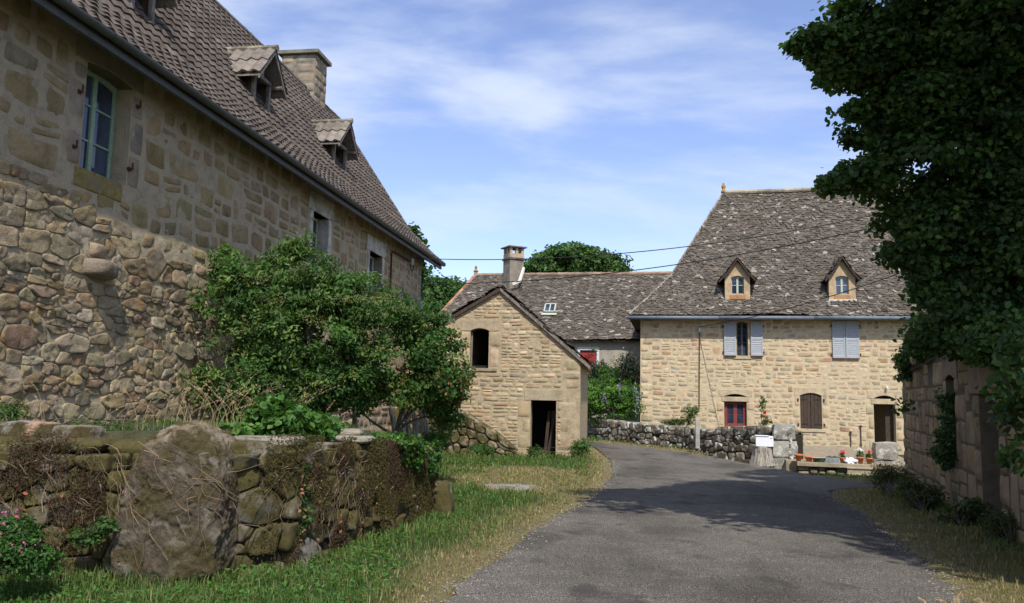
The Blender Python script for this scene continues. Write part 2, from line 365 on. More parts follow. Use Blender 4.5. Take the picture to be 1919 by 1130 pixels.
def stones(mb, cells, M, rng, prot=.03, pal=((.3, .25, .18),), jit=.14, warp=.03, rnd=.5, res=6, rough=.012, h0=0., depth=.02, var=.22):
    N = len(cells)
    if not N: return
    nr = np.random.RandomState(rng.randrange(1 << 30))
    c = np.array(cells); g = {6: [-1, -.84, -.35, .35, .84, 1], 5: [-1, -.78, 0, .78, 1], 9: [-1, -.88, -.65, -.3, 0, .3, .65, .88, 1], 4: [-1, -.75, .75, 1],
         12: [-1, -.92, -.76, -.55, -.33, -.11, .11, .33, .55, .76, .92, 1]}[res]
    g = np.array(g); A, B = np.meshgrid(g, g, indexing='ij'); A = A.ravel(); B = B.ravel()
    w = (c[:, 1]-c[:, 0])/2; h = (c[:, 3]-c[:, 2])/2; cs = (c[:, 1]+c[:, 0])/2; cz = (c[:, 3]+c[:, 2])/2
    m = np.minimum(w, h)
    ro = rnd*np.minimum(1, m/np.maximum(w, h)*1.6)[:, None]
    A2 = A*np.sqrt(1-ro*B*B/2); B2 = B*np.sqrt(1-rnd*A*A/2)
    ja = nr.uniform(0, jit, (N, 4))*m[:, None]*1.6; jb = nr.uniform(0, jit, (N, 4))*m[:, None]*1.2
    wk = np.stack([(1-A2)*(1-B2), (1+A2)*(1-B2), (1-A2)*(1+B2), (1+A2)*(1+B2)], -1)/4
    sx = np.array([1, -1, 1, -1]); sz = np.array([1, 1, -1, -1])
    Sx = cs[:, None]+w[:, None]*A2 + (wk*(ja*sx)[:, None, :]).sum(-1)
    Sz = cz[:, None]+h[:, None]*B2 + (wk*(jb*sz)[:, None, :]).sum(-1)
    E = np.maximum(abs(A), abs(B)); prof = np.sqrt(np.clip(1-np.abs(A)**7, 0, 1)*np.clip(1-np.abs(B)**7, 0, 1))
    pr = prot*nr.uniform(.45, 1.3, N)[:, None]
    tilt = 1 + nr.uniform(-.3, .3, (N, 1))*A + nr.uniform(-.3, .3, (N, 1))*B
    P3 = np.stack([Sx, Sz, np.broadcast_to(nr.uniform(0, 50, (N, 1)), Sx.shape)], -1)
    H = h0 - depth + (pr+depth)*prof*tilt + rough*(fbm(P3, 9, 3)-.5)*2*(E < .99)
    wv = (vn(np.stack([Sx, Sz, 0*Sx], -1), 1.6)-.5)*2*warp; wv2 = (vn(np.stack([Sx, Sz, 0*Sx+9], -1), 1.6)-.5)*2*warp
    V = M(Sx+wv2, H, Sz+wv)
    k = len(g); idx = np.arange(k*k).reshape(k, k); q = np.stack([idx[:-1, :-1], idx[1:, :-1], idx[1:, 1:], idx[:-1, 1:]], -1).reshape(-1, 4)
    F = (q[None]+(np.arange(N)*k*k)[:, None, None]).reshape(-1, 4)
    pal = np.array(pal); col = pal[nr.randint(0, len(pal), N)]*nr.uniform(1-var, 1+var, (N, 1))*nr.uniform(.95, 1.05, (N, 3))
    mb.add(V.reshape(-1, 3), [F], np.repeat(col, k*k, 0))
def polystones(mb, cells, M, rng, prot=.03, pal=((.3, .25, .18),), gap=.02, rough=.012, depth=.008, h0=0., var=.2, npt=20, warp=.03, rings=(1., .975, .88, .5), za=1.55, jc=.09, cham=1, tilt_=.3):
    """angular rubble: power cells round the packed centres, rounded and domed"""
    N = len(cells)
    if not N: return
    nr = np.random.RandomState(rng.randrange(1 << 30)); c = np.array(cells)
    w = (c[:, 1]-c[:, 0]); h = (c[:, 3]-c[:, 2]); X = (c[:, 0]+c[:, 1])/2+nr.uniform(-jc, jc, N)*w; Z = ((c[:, 2]+c[:, 3])/2+nr.uniform(-jc, jc, N)*h)*za
    wt = (np.minimum(w, h*za)*.5)**2*nr.uniform(.7, 1.25, N); pal = np.array(pal); VS = []; CS = []
    for i in range(N):
        d2 = (X-X[i])**2+(Z-Z[i])**2; nb = np.argsort(d2)[1:19]
        x0, x1, z0, z1 = c[i, 0]-w[i]*.28-X[i], c[i, 1]+w[i]*.28-X[i], c[i, 2]*za-h[i]*.35*za-Z[i], c[i, 3]*za+h[i]*.35*za-Z[i]
        P = [(x0, z0), (x1, z0), (x1, z1), (x0, z1)]
        for j in nb:
            dx = X[j]-X[i]; dz = Z[j]-Z[i]; L = math.hypot(dx, dz)+1e-9; dx /= L; dz /= L; lim = L/2+(wt[i]-wt[j])/(2*L)-gap/2; Q = []; n = len(P)
            for k in range(n):
                a = P[k]; b_ = P[(k+1) % n]; da = a[0]*dx+a[1]*dz-lim; db = b_[0]*dx+b_[1]*dz-lim
                if da <= 0: Q.append(a)
                if da*db < 0: t = da/(da-db); Q.append((a[0]+(b_[0]-a[0])*t, a[1]+(b_[1]-a[1])*t))
            P = Q
            if len(P) < 3: break
        if len(P) < 3: continue
        P = np.array(P)
        for _ in range(cham): P = np.stack([P*.9+np.roll(P, -1, 0)*.1, P*.1+np.roll(P, -1, 0)*.9], 1).reshape(-1, 2)
        nx = np.roll(P, -1, 0); sl_ = np.linalg.norm(nx-P, axis=1); cum = np.concatenate([[0], np.cumsum(sl_)]); tt = np.linspace(0, cum[-1], npt, endpoint=False); PP = np.concatenate([P, P[:1]])
        R = np.stack([np.interp(tt, cum, PP[:, 0]), np.interp(tt, cum, PP[:, 1])], 1)
        if (R[:, 0].max()-R[:, 0].min()) < .03: continue
        R = R*(1+.05*(nr.rand(npt, 1)-.5)); ce = R.mean(0); pr = prot*nr.uniform(.4, 1.35); tl = nr.uniform(-tilt_, tilt_, 2); sz = np.abs(R-ce).max()+1e-6; hs = []; xy = []
        for q, r in enumerate(rings):
            p = ce+(R-ce)*r; xy.append(p); hh = -depth if q == 0 else pr*(.88 if q == 1 else 1.0)*(1+((p-ce)/sz)@tl); hs.append(np.full(npt, hh) if np.ndim(hh) == 0 else hh)
        xy.append(ce[None]); hs.append(np.array([pr])); xy = np.concatenate(xy); hs = np.concatenate(hs)
        s_ = xy[:, 0]+X[i]; z_ = (xy[:, 1]+Z[i])/za; nn = np.stack([s_, z_, np.full(len(s_), i*.37)], -1); msk = np.concatenate([np.zeros(npt), np.ones(len(s_)-npt)]); hs = hs+rough*2*(fbm(nn, 11, 3)-.5)*msk
        VS.append(np.stack([s_, hs+h0, z_], 1)); CS.append(pal[nr.randint(len(pal))]*nr.uniform(1-var, 1+var)*nr.uniform(.95, 1.05, 3))
    n = len(VS); V = np.stack(VS); wv = (vn(np.stack([V[..., 0], V[..., 2], 0*V[..., 0]], -1), 1.6)-.5)*2*warp
    nrg = len(rings); a = np.arange(npt); b_ = (a+1) % npt; F4 = np.concatenate([np.stack([r*npt+a, r*npt+b_, (r+1)*npt+b_, (r+1)*npt+a], 1) for r in range(nrg-1)]); F3 = np.stack([(nrg-1)*npt+a, (nrg-1)*npt+b_, np.full(npt, nrg*npt)], 1)
    k = nrg*npt+1; o = (np.arange(n)*k)[:, None, None]; XYZ = M(V[..., 0], V[..., 1], V[..., 2]+wv)
    mb.add(XYZ.reshape(-1, 3), [(F4[None]+o).reshape(-1, 4), (F3[None]+o).reshape(-1, 3)], np.repeat(np.array(CS), k, 0))
def arch(s0, s1, z0, z1, rise=0., n=8):
    if rise <= 0: return [(s0, z0), (s1, z0), (s1, z1), (s0, z1)]
    p = [(s0, z0), (s1, z0)]
    for i in range(n+1):
        t = i/n; p.append((s1+(s0-s1)*t, z1-rise+rise*(1-(2*t-1)**2)))
    return p
def mortar_sheet(parent, F, s0, s1, z0, z1, res, amp, off, mat, opens=(), inside=None, freq=5., seed=0, amp2=None):
    """uneven hand-smeared mortar lapping over the stone edges"""
    a = np.arange(s0, s1+res*.5, res); z = np.arange(z0, z1+res*.5, res); A, Z_ = np.meshgrid(a, z, indexing='ij'); p = np.stack([A, Z_, 0*A+seed], -1)
    am = amp if amp2 is None else amp2(A, Z_)
    H = off+am*2*(fbm(p, freq, 4)-.5)*1.6+am*.5*(vn(p, 1.1, 5)-.5)*2; H = np.maximum(H, .002)
    i = np.arange(A.size).reshape(A.shape); q = np.stack([i[:-1, :-1], i[1:, :-1], i[1:, 1:], i[:-1, 1:]], -1).reshape(-1, 4)
    c = (A[:-1, :-1]+res/2).ravel(); d = (Z_[:-1, :-1]+res/2).ravel(); k = np.ones(len(c), bool)
    for (x0, x1, y0, y1) in opens: k &= ~((c > x0-res*.7) & (c < x1+res*.7) & (d > y0-res*.7) & (d < y1+res*.7))
    if inside is not None: k &= inside(c, d)
    m = MB(); m.add(F.M(A, H, Z_).reshape(-1, 3), [q[k]]); return m.build('mortar', MT[mat], parent, smooth=True)
def cut(obj, cutters):
    """cutters: MB of closed prisms"""
    c = cutters.build('cutter', None)
    c.matrix_world = Matrix.Translation(Vector(WL[obj.name])*-1) if obj.parent else Matrix.Identity(4)
    par = obj.parent; obj.parent = None
    for q in (obj, c):
        bm_ = bmesh.new(); bm_.from_mesh(q.data); bmesh.ops.remove_doubles(bm_, verts=bm_.verts[:], dist=1e-5); bmesh.ops.recalc_face_normals(bm_, faces=bm_.faces[:]); bm_.to_mesh(q.data); bm_.free()
    md = obj.modifiers.new('b', 'BOOLEAN'); md.operation = 'DIFFERENCE'; md.solver = 'EXACT'; md.object = c
    dg = bpy.context.evaluated_depsgraph_get(); dg.update()
    me = bpy.data.meshes.new_from_object(obj.evaluated_get(dg)); obj.modifiers.clear()
    me.polygons.foreach_set('use_smooth', np.zeros(len(me.polygons), bool)); obj.data = me; obj.parent = par
    cm = c.data; bpy.data.objects.remove(c); bpy.data.meshes.remove(cm)
def cutp(mb, M, poly, h0, h1): mb.prism(M, poly, h0, h1)
def lintel(parent, F, s0, s1, z1, rise, over, hgt, mat, col, name='lintel', prot=.02, dep=.3):
    """block over an opening, underside following its arch"""
    mb = MB(); n = 8
    top = z1+hgt; pts = [(s0-over, top), (s0-over, z1-rise), (s0, z1-rise)]
    for i in range(1, n): 
        t = i/n; pts.append((s0+(s1-s0)*t, z1-rise+rise*(1-(2*t-1)**2)))
    pts += [(s1, z1-rise), (s1+over, z1-rise), (s1+over, top)]
    if rise <= 0: pts = [(s0-over, top), (s0-over, z1), (s1+over, z1), (s1+over, top)]
    mb.prism(F.M, pts[::-1], -dep, prot, col)
    o = mb.build(name, MT[mat], parent); bev(o, .012); return o
def bev(o, w=.01, seg=2):
    md = o.modifiers.new('bevel', 'BEVEL'); md.width = w; md.segments = seg; md.limit_method = 'ANGLE'; md.angle_limit = RAD(40)
def blockcol(mb, F, s0, s1, z0, z1, rng, pal, hh=(.28, .5), alt=.12, prot=.022, side=1, jit=.03):
    """a column of dressed blocks (quoin or jamb), alternating width; side=+1 grows to +s"""
    z = z0; cells = []; k = 0; out = []
    while z < z1-.05:
        h = min(rng.uniform(*hh), z1-z)
        if z1-z-h < .12: h = z1-z
        ext = alt if k % 2 else 0
        a, b_ = (s0, s1+ext) if side > 0 else (s0-ext, s1)
        cells.append((a+.006, b_-.006, z+.006, z+h-.006)); out.append((a, b_, z, z+h)); z += h; k += 1
    stones(mb, cells, F.M, rng, prot, pal, jit=jit, warp=0, rnd=.06, res=6, rough=.004, var=.12)
    return out
def window(parent, F, s0, s1, z0, z1, h, mat, cols=2, rows=3, fw=.05, bar=.025, rise=0., glass='glass_pane', name='window', mid=True):
    fr = MB(); M = F.M
    fr.box(M, (s0, s0+fw), (h-.05, h), (z0, z1)); fr.box(M, (s1-fw, s1), (h-.05, h), (z0, z1))
    fr.box(M, (s0+fw, s1-fw), (h-.05, h), (z0, z0+fw))
    if rise > 0:
        n = 8; pts = [(s0+fw, z1-rise-fw)]+[(s0+fw+(s1-s0-2*fw)*i/n, z1-rise-fw+rise*(1-(2*i/n-1)**2)) for i in range(1, n)]+[(s1-fw, z1-rise-fw), (s1-fw, z1), (s0+fw, z1)]
        fr.prism(M, pts, h-.05, h)
    else: fr.box(M, (s0+fw, s1-fw), (h-.05, h), (z1-fw, z1))
    for c in range(1, cols):
        x = s0+(s1-s0)*c/cols; wd = .045 if (mid and c*2 == cols) else bar/2
        fr.box(M, (x-wd, x+wd), (h-.05, h+(.012 if wd > .03 else -.004)), (z0+fw, z1-fw))
    for r in range(1, rows):
        z = z0+(z1-z0)*r/rows; fr.box(M, (s0+fw, s1-fw), (h-.045, h-.006), (z-bar/2, z+bar/2))
    g = MB(); g.box(M, (s0+fw*.5, s1-fw*.5), (h-.036, h-.03), (z0+fw*.5, z1-fw*.5))
    w = fr.build(name, MT[mat], parent); WL[w.name] = WL[parent.name]
    bev(w, .006, 1); p = g.build('pane', MT[glass], w); return w
# ------------------------------------------------------------------ foliage
def leaves(mb, C, N, size, nr, col, asp=.5, up=.5, hue=.18, fold=.18, jitc=.25):
    """C (n,3) centres, N (n,3) preferred normals"""
    n = len(C); size = np.broadcast_to(size, n)*nr.uniform(.65, 1.25, n)
    d = N + nr.normal(0, .75, (n, 3)); d[:, 2] += up; d /= np.linalg.norm(d, axis=1)[:, None]
    t = nr.normal(0, 1, (n, 3)); t[:, 2] -= .5; t -= (t*d).sum(1)[:, None]*d; t /= np.linalg.norm(t, axis=1)[:, None]
    b_ = np.cross(d, t)
    L = size[:, None]; Wd = L*asp*.5
    v = np.stack([C-t*L*.5, C-t*L*.12+b_*Wd+d*L*fold*.3, C+t*L*.25+b_*Wd*.75+d*L*fold*.2, C+t*L*.5-d*L*fold*.5, C+t*L*.25-b_*Wd*.75+d*L*fold*.2, C-t*L*.12-b_*Wd+d*L*fold*.3], 1)
    f = np.arange(n)[:, None]*6; F = np.concatenate([f+[0, 1, 2, 3], f+[0, 3, 4, 5]])
    col = np.asarray(col, float); col = col if col.ndim == 2 else np.repeat(col[None], n, 0)
    k = col*nr.uniform(1-jitc, 1+jitc, (n, 1)); k[:, 0] *= nr.uniform(1-hue, 1+hue*1.8, n)
    mb.add(v.reshape(-1, 3), [F], np.repeat(k, 6, 0))
def crown(mb, blobs, nclu, nlf, size, cols, seed, clr=.3, flat=.6, asp=.55, up=.5, shell=.55, gap=.0, wts=None):
    """blobs: (x,y,z,rx,ry,rz). leaf clumps spread through the volume, denser to the outside"""
    nr = np.random.RandomState(seed); B = np.array(blobs, float)
    w = (B[:, 3]*B[:, 4]*B[:, 5])**(2/3.) if wts is None else np.array(wts, float); w = w/w.sum()
    bi = nr.choice(len(B), nclu, p=w); b_ = B[bi]
    d = nr.normal(0, 1, (nclu, 3)); d /= np.linalg.norm(d, axis=1)[:, None]
    r = nr.uniform(0, 1, nclu)**shell
    r *= .82+.36*vn(d*2.2+bi[:, None]*3.1, 1.3)
    C = b_[:, :3]+d*r[:, None]*b_[:, 3:6]
    if gap > 0:
        keep = fbm(C, .9, 2) > gap; C = C[keep]; d = d[keep]
    n = len(C); cl = np.array(cols)[nr.randint(0, len(cols), n)]*nr.uniform(.75, 1.25, (n, 1))
    idx = np.repeat(np.arange(n), nlf)
    o = nr.normal(0, 1, (len(idx), 3)); o /= np.linalg.norm(o, axis=1)[:, None]; o *= (nr.uniform(0, 1, (len(idx), 1))**.5)*clr*nr.uniform(.6, 1.3, n)[idx][:, None]; o[:, 2] *= flat
    leaves(mb, C[idx]+o, d[idx]*.8, size, nr, cl[idx], asp, up)
    return C
def blob(px, py, Y, rx, ry, rz=None):
    """ellipsoid centred on a sight line at depth Y, radii given in photo pixels across/up, metres in depth"""
    c = atY(px, py, Y); k = Y/FPX
    return (c[0], c[1], c[2], rx*k, rz if rz else (rx+ry)*.5*k, ry*k)
def limbs(mb, base, tips, r0, seed, k=7, sag=.1):
    rg = random.Random(seed)
    for t in tips:
        t = np.array(t); b_ = np.array(base, float); m = (b_+t)/2 + np.array([rg.uniform(-.3, .3), rg.uniform(-.3, .3), rg.uniform(0, .4)])
        pts = [(1-q)**2*b_+2*q*(1-q)*m+q*q*t for q in np.linspace(0, 1, 7)]
        mb.tube(pts, [r0*(1-.85*q) for q in np.linspace(0, 1, 7)], k)
def blades(mb, P, hgt, nr, cols, wid=.008, bend=.45, cseg=2):
    n = len(P); a = nr.uniform(0, 2*pi, n); dr = np.stack([np.cos(a), np.sin(a), 0*a], 1); sd = np.stack([-np.sin(a), np.cos(a), 0*a], 1)
    h = (hgt*nr.uniform(.5, 1.35, n))[:, None]; bd = bend*nr.uniform(.2, 1.6, (n, 1)); w = np.broadcast_to(wid, n)[:, None]*nr.uniform(.7, 1.4, (n, 1))
    z = np.array([[0, 0, 1.]])
    p1 = P+z*h*.55+dr*h*bd*.25; p2 = P+z*h*(1-.35*bd)+dr*h*bd
    v = np.stack([P-sd*w, P+sd*w, p1+sd*w*.75, p1-sd*w*.75, p2], 1)
    f = np.arange(n)[:, None]*5
    mb.add(v.reshape(-1, 3), [f+[0, 1, 2, 3], f+[3, 2, 4]], np.repeat(cols, 5, 0))
rng = random.Random(11); NR = np.random.RandomState(5)
# ================================================================== ground and road
def bez(pts, n=6):
    """Catmull-Rom through points"""
    P = [np.array(p, float) for p in pts]; P = [2*P[0]-P[1]]+P+[2*P[-1]-P[-2]]; out = []
    for i in range(1, len(P)-2):
        for k in range(n):
            t = k/n; out.append(.5*((2*P[i])+(-P[i-1]+P[i+1])*t+(2*P[i-1]-5*P[i]+4*P[i+1]-P[i+2])*t*t+(-P[i-1]+3*P[i]-3*P[i+1]+P[i+2])*t**3))
    out.append(P[-2]); return out
Lpx = [(833, 1130), (882, 1084), (960, 1032), (996, 999), (1078, 953), (1127, 917), (1145, 891), (1147, 868), (1127, 848), (1101, 831)]
Rpx = [(1104, 828), (1180, 835), (1300, 851), (1344, 858), (1459, 880), (1560, 896), (1641, 909)]
Npx = [(1641, 914), (1575, 916), (1553, 924), (1580, 945), (1640, 981), (1717, 1044), (1766, 1094), (1811, 1130)]
Lw = [onground(*p)[:2] for p in Lpx]; Rw = [onground(*p)[:2] for p in Rpx]; Nw = [onground(*p)[:2] for p in Npx]
far = Lw[-1]; fard = np.array([-.95, .35])
spur = Rw[-1]; 
Lw = [np.array([-1.6, -4.0]), np.array([-1.0, 2.5])]+Lw
Lcurve = bez(Lw, 8)
Rcurve = bez(Rw, 6); Ncurve = bez(Nw+[np.array([3.05, 2.0]), np.array([2.9, -4.0])], 8)
road_poly = Lcurve+[far+fard*14, far+fard*14+np.array([.3, 2.0])*1.4]+Rcurve+[spur+np.array([3.2, -.9]), Nw[0]+np.array([3.2, -.5])]+Ncurve
RP = np.array(road_poly)
def jag(P, amp, f):
    out = []
    for i in range(len(P)):
        a = P[i]; b_ = P[(i+1) % len(P)]; L = np.linalg.norm(b_-a); n = max(1, int(L/.12)) if L < 6 else int(L/.4)
        for k in range(n): out.append(a+(b_-a)*k/n)
    out = np.array(out); nn = np.stack([out[:, 0], out[:, 1], 0*out[:, 0]], -1)
    return out + amp*np.stack([fbm(nn, f, 3)-.5, fbm(nn, f, 3, 50)-.5], -1)*2
RPJ = jag(RP, .09, 2.5)
def inpoly(x, y, P):
    x = np.asarray(x); y = np.asarray(y); c = np.zeros(x.shape, bool); j = len(P)-1
    for i in range(len(P)):
        xi, yi = P[i]; xj, yj = P[j]
        if yi != yj: c ^= ((yi > y) != (yj > y)) & (x < (xj-xi)*(y-yi)/(yj-yi)+xi)
        j = i
    return c
def segdist(x, y, P, closed=True):
    d = np.full(x.shape, 1e9); n = len(P)
    for i in range(n if closed else n-1):
        a = P[i]; b_ = P[(i+1) % n]; ab = b_-a; L = ab@ab+1e-12
        t = np.clip(((x-a[0])*ab[0]+(y-a[1])*ab[1])/L, 0, 1)
        d = np.minimum(d, (x-a[0]-t*ab[0])**2+(y-a[1]-t*ab[1])**2)
    return np.sqrt(d)
dryc = onground(985, 895)[:2]; grav = onground(958, 914)[:2]
def dryness(x, y):
    """0 lush grass, 1 straw"""
    d = segdist(x, y, RP); p = np.stack([x, y, 0*x], -1); n = fbm(p, 1.1, 3)
    e = 1-sstep(d+(n-.5)*.5, .18, 1.0*np.interp(y, [5, 12, 30], [.9, 1.4, 1.0])+1.0*(x > 4))
    q = ((x-dryc[0])/2.3)**2+((y-dryc[1])/4.2)**2; c = (1-sstep(q+(n-.5)*1.6, .35, 1.15))*.85*(x < 2.5)
    return np.clip(np.maximum(e, c), 0, 1)
xs = np.concatenate([[-900, -300, -120, -60, -30, -20], np.arange(-14, 14.01, .14), [16, 20, 30, 60, 120, 300, 900]])
ys = np.concatenate([[-200, -60, -20, -8], np.arange(-3, 30, .14), np.arange(30, 52, .5), [56, 62, 70, 90, 120, 200, 400, 900, 1600]])
X, Y = np.meshgrid(xs, ys, indexing='ij'); Z = ground(X, Y)
ins = inpoly(X, Y, RP); ed = segdist(X, Y, RP)
Z = np.where(ins, gbase(X, Y)-.05, Z); nearr = np.clip(1-ed/.5, 0, 1)*(~ins); Z = Z*(1-nearr)+(gbase(X, Y)-.0)*nearr
dd = dryness(X, Y)
gc = np.stack([np.array([.040, .058, .018])[i]*(1-dd)+np.array([.185, .155, .075])[i]*dd for i in range(3)], -1)
gp = ((X-grav[0])/.6)**2+((Y-grav[1])/.7)**2; gk = .8*(1-sstep(gp+(fbm(np.stack([X, Y, 0*X], -1), 3, 3)-.5)*4, .2, 1.2))[..., None]
gc = gc*(1-gk)+np.array([.33, .32, .29])*gk
tr = ((X < -1.6) & (Y > 8))[..., None]*.5; gc = gc*(1-tr)+np.array([.09, .075, .05])*tr
idx = np.arange(X.size).reshape(X.shape); q = np.stack([idx[:-1, :-1], idx[1:, :-1], idx[1:, 1:], idx[:-1, 1:]], -1).reshape(-1, 4)
mb = MB(); mb.add(np.stack([X, Y, Z], -1).reshape(-1, 3), [q], gc.reshape(-1, 3)); mb.build('ground', MT['ground_mat'], smooth=True, kind='structure')
bm = bmesh.new(); vs = [bm.verts.new((p[0], p[1], 0)) for p in RPJ]; bm.faces.new(vs)
for yy in list(np.arange(-3, 40, .8)):
    bmesh.ops.bisect_plane(bm, geom=bm.verts[:]+bm.edges[:]+bm.faces[:], plane_co=(0, yy, 0), plane_no=(0, 1, 0))
bmesh.ops.triangulate(bm, faces=bm.faces[:])
for v in bm.verts: v.co.z = float(gbase(0, v.co.y))+.006
bm.normal_update()
if sum(f.normal.z for f in bm.faces) < 0: bmesh.ops.reverse_faces(bm, faces=bm.faces[:])
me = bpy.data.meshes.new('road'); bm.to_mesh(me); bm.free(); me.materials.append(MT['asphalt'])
ro = bpy.data.objects.new('road', me); S.collection.objects.link(ro); ro['kind'] = 'structure'

# ================================================================== roof helpers
class Prof:
    def __init__(s, pts):
        s.p = np.array(pts, float); d = np.linalg.norm(np.diff(s.p, axis=0), axis=1); s.r = np.concatenate([[0], np.cumsum(d)]); s.L = s.r[-1]
    def at(s, r):
        h = np.interp(r, s.r, s.p[:, 0]); z = np.interp(r, s.r, s.p[:, 1])
        e = .35; a = np.clip(r-e, 0, s.L); b_ = np.clip(r+e, 0, s.L)
        dh = np.interp(b_, s.r, s.p[:, 0])-np.interp(a, s.r, s.p[:, 0]); dz = np.interp(b_, s.r, s.p[:, 1])-np.interp(a, s.r, s.p[:, 1])
        L = np.hypot(dh, dz)+1e-9; return h, z, dz/L, -dh/L
    def zh(s, h): return float(np.interp(-h, -s.p[:, 0], s.p[:, 1]))
def P3(F, pr, s_, r, lift):
    h, z, nh, nz = pr.at(r); return F.M(s_, h+nh*lift, z+nz*lift)
def roofhit(F, pr, px, py):
    best = None; prev = None
    for h in np.linspace(pr.p[0, 0], pr.p[-1, 0], 400):
        s_, z = F.hit(px, py, h); e = z-pr.zh(h)
        if prev is not None and prev[1]*e <= 0: return s_, z, h
        prev = (h, e)
    return s_, z, h
def slates(mb, F, pr, lo, hi, ex, wd, rg, pal, r0=0., r1=None, sag=None, skip=()):
    nr = np.random.RandomState(rg.randrange(1 << 30)); r1 = r1 or pr.L; rows = []; r = r0; k = 0
    while r < r1-.02:
        h, z, _, _ = pr.at(np.array(r)); hh, _, _, _ = pr.at(np.array(min(pr.L, r+ex*.9))); a, e = max(lo(float(h)), lo(float(hh))-.03), min(hi(float(h)), hi(float(hh))+.03)
        if e-a > .05:
            s_ = a - rg.random()*wd*.5
            while s_ < e:
                w = wd*rg.uniform(.7, 1.35)*(1.25 if r < .5 else 1)
                if s_+w > a: rows.append((max(s_, a), min(s_+w, e), r, k))
                s_ += w
        r += ex; k += 1
    for (sa, sb, ra, rb) in skip: rows = [q for q in rows if not (q[0] > sa and q[1] < sb and q[2] > ra and q[2] < rb)]
    A = np.array(rows); n = len(A); w = (A[:, 1]-A[:, 0]); c = (A[:, 1]+A[:, 0])/2; c = c+nr.normal(0, .012, n); rr = A[:, 2]+nr.normal(0, ex*.13, n)
    xs_ = np.array([-.5, -.5, -.36, 0, .36, .5, .5]); ysn = np.array([1., .2, .06, 0, .06, .2, 1.])
    L = ex*2.0; sx = c[:, None]+xs_*(w*1.06)[:, None]+nr.normal(0, .008, (n, 7)); ry = rr[:, None]+ysn*L+nr.normal(0, .01, (n, 7))*(ysn < .5); ry = np.clip(ry, 0, pr.L)
    lift = .012+(1-ysn)*.040*nr.uniform(.6, 1.6, (n, 1))+xs_*nr.normal(0, .03, (n, 1))
    if sag is not None: lift = lift+sag(sx, ry)
    top = P3(F, pr, sx, ry, lift); bot = P3(F, pr, sx[:, 1:6], ry[:, 1:6], lift[:, 1:6]-.028)
    V = np.concatenate([top, bot], 1); f = np.arange(n)[:, None]*12
    pal = np.array(pal); col = pal[nr.randint(0, len(pal), n)]*nr.uniform(.65, 1.4, (n, 1))
    br = nr.rand(n) < .05; col[br] = np.array([.25, .23, .19])*nr.uniform(.8, 1.3, (br.sum(), 1))
    mb.add(V.reshape(-1, 3), [f+[0, 1, 2, 3, 4, 5, 6]]+[f+[i, 6+i, 7+i, i+1] for i in range(1, 5)], np.repeat(col, 12, 0))
def roofbase(mb, F, pr, lo, hi, drop=.02, n=14, th=0.):
    rs = np.linspace(0, pr.L, n); v = []
    for r in rs:
        h = float(pr.at(r)[0]); v += [P3(F, pr, lo(h), r, -drop), P3(F, pr, hi(h), r, -drop)]
    mb.add(v, [[[2*i, 2*i+1, 2*i+3, 2*i+2] for i in range(n-1)]])
def tiles(mb, Mf, s0, s1, r0, r1, ps, pr_, nr, pal=((.115, .092, .080),), amp=.042):
    ns = max(1, round((s1-s0)/ps)); nrw = max(1, round((r1-r0)/pr_)); ps = (s1-s0)/ns; pr_ = (r1-r0)/nrw
    I, J = np.meshgrid(np.arange(ns), np.arange(nrw), indexing='ij'); I = I.ravel(); J = J.ravel(); n = len(I)
    x = np.linspace(0, 1, 8); wv = amp*((1-np.cos(2*pi*x))/2)**1.2
    ofs = nr.normal(0, .006, n); SX = s0+(I[:, None]+x)*ps; out = []
    for (rk, lf) in ((0, -.01), (0, .045), (1.04, .006)):
        R = r0+(J[:, None]+rk)*pr_+ofs[:, None]*(rk < 1)+0*x; out.append(Mf(SX, R, wv+lf+(nr.normal(0, .003, (n, 1)))))
    V = np.stack(out, 1).reshape(n, 24, 3); f = np.arange(n)[:, None]*24; pal = np.array(pal)
    col = pal[nr.randint(0, len(pal), n)]*nr.uniform(.75, 1.25, (n, 1))
    F = [f+[a*8+i, a*8+i+1, a*8+8+i+1, a*8+8+i] for a in (0, 1) for i in range(7)]
    mb.add(V.reshape(-1, 3), F, np.repeat(col, 24, 0))
def ridgecap(mb, A, B, r, seg, nr, col, k=8):
    A = np.array(A, float); B = np.array(B, float); L = np.linalg.norm(B-A); n = max(1, int(L/seg))
    for i in range(n):
        a = A+(B-A)*i/n; b_ = A+(B-A)*(i+1.06)/n
        mb.tube([a, b_], [r*nr.uniform(.95, 1.1), r*nr.uniform(.85, .95)], k, np.array(col)*nr.uniform(.7, 1.3))

# ================================================================== LEFT HOUSE
FL = Fr((-.9889*8, .1487*8), RAD(90-8.55))
T0, T1, ZE = 3.0, 29.6, 6.7
def tL(px, py):
    return FL.hit(px, py)[0]
LH = thing('stone_farmhouse', 'tall long stone farmhouse along the left with brown wavy tile roof and green window', 'house', (*FL.M(15, -3, 0)[:2], 0.5))
profL = Prof([(.62, 6.58), (.1, 7.0), (-.88, 7.96), (-4.0, 12.65)])
wl = MB(); wl.box(FL.M, (T0, T1), (-.6, 0), (-.6, 6.95), (.3, .3, .3)); wallL = wl.build('wall', MT['mortar_left'], LH)
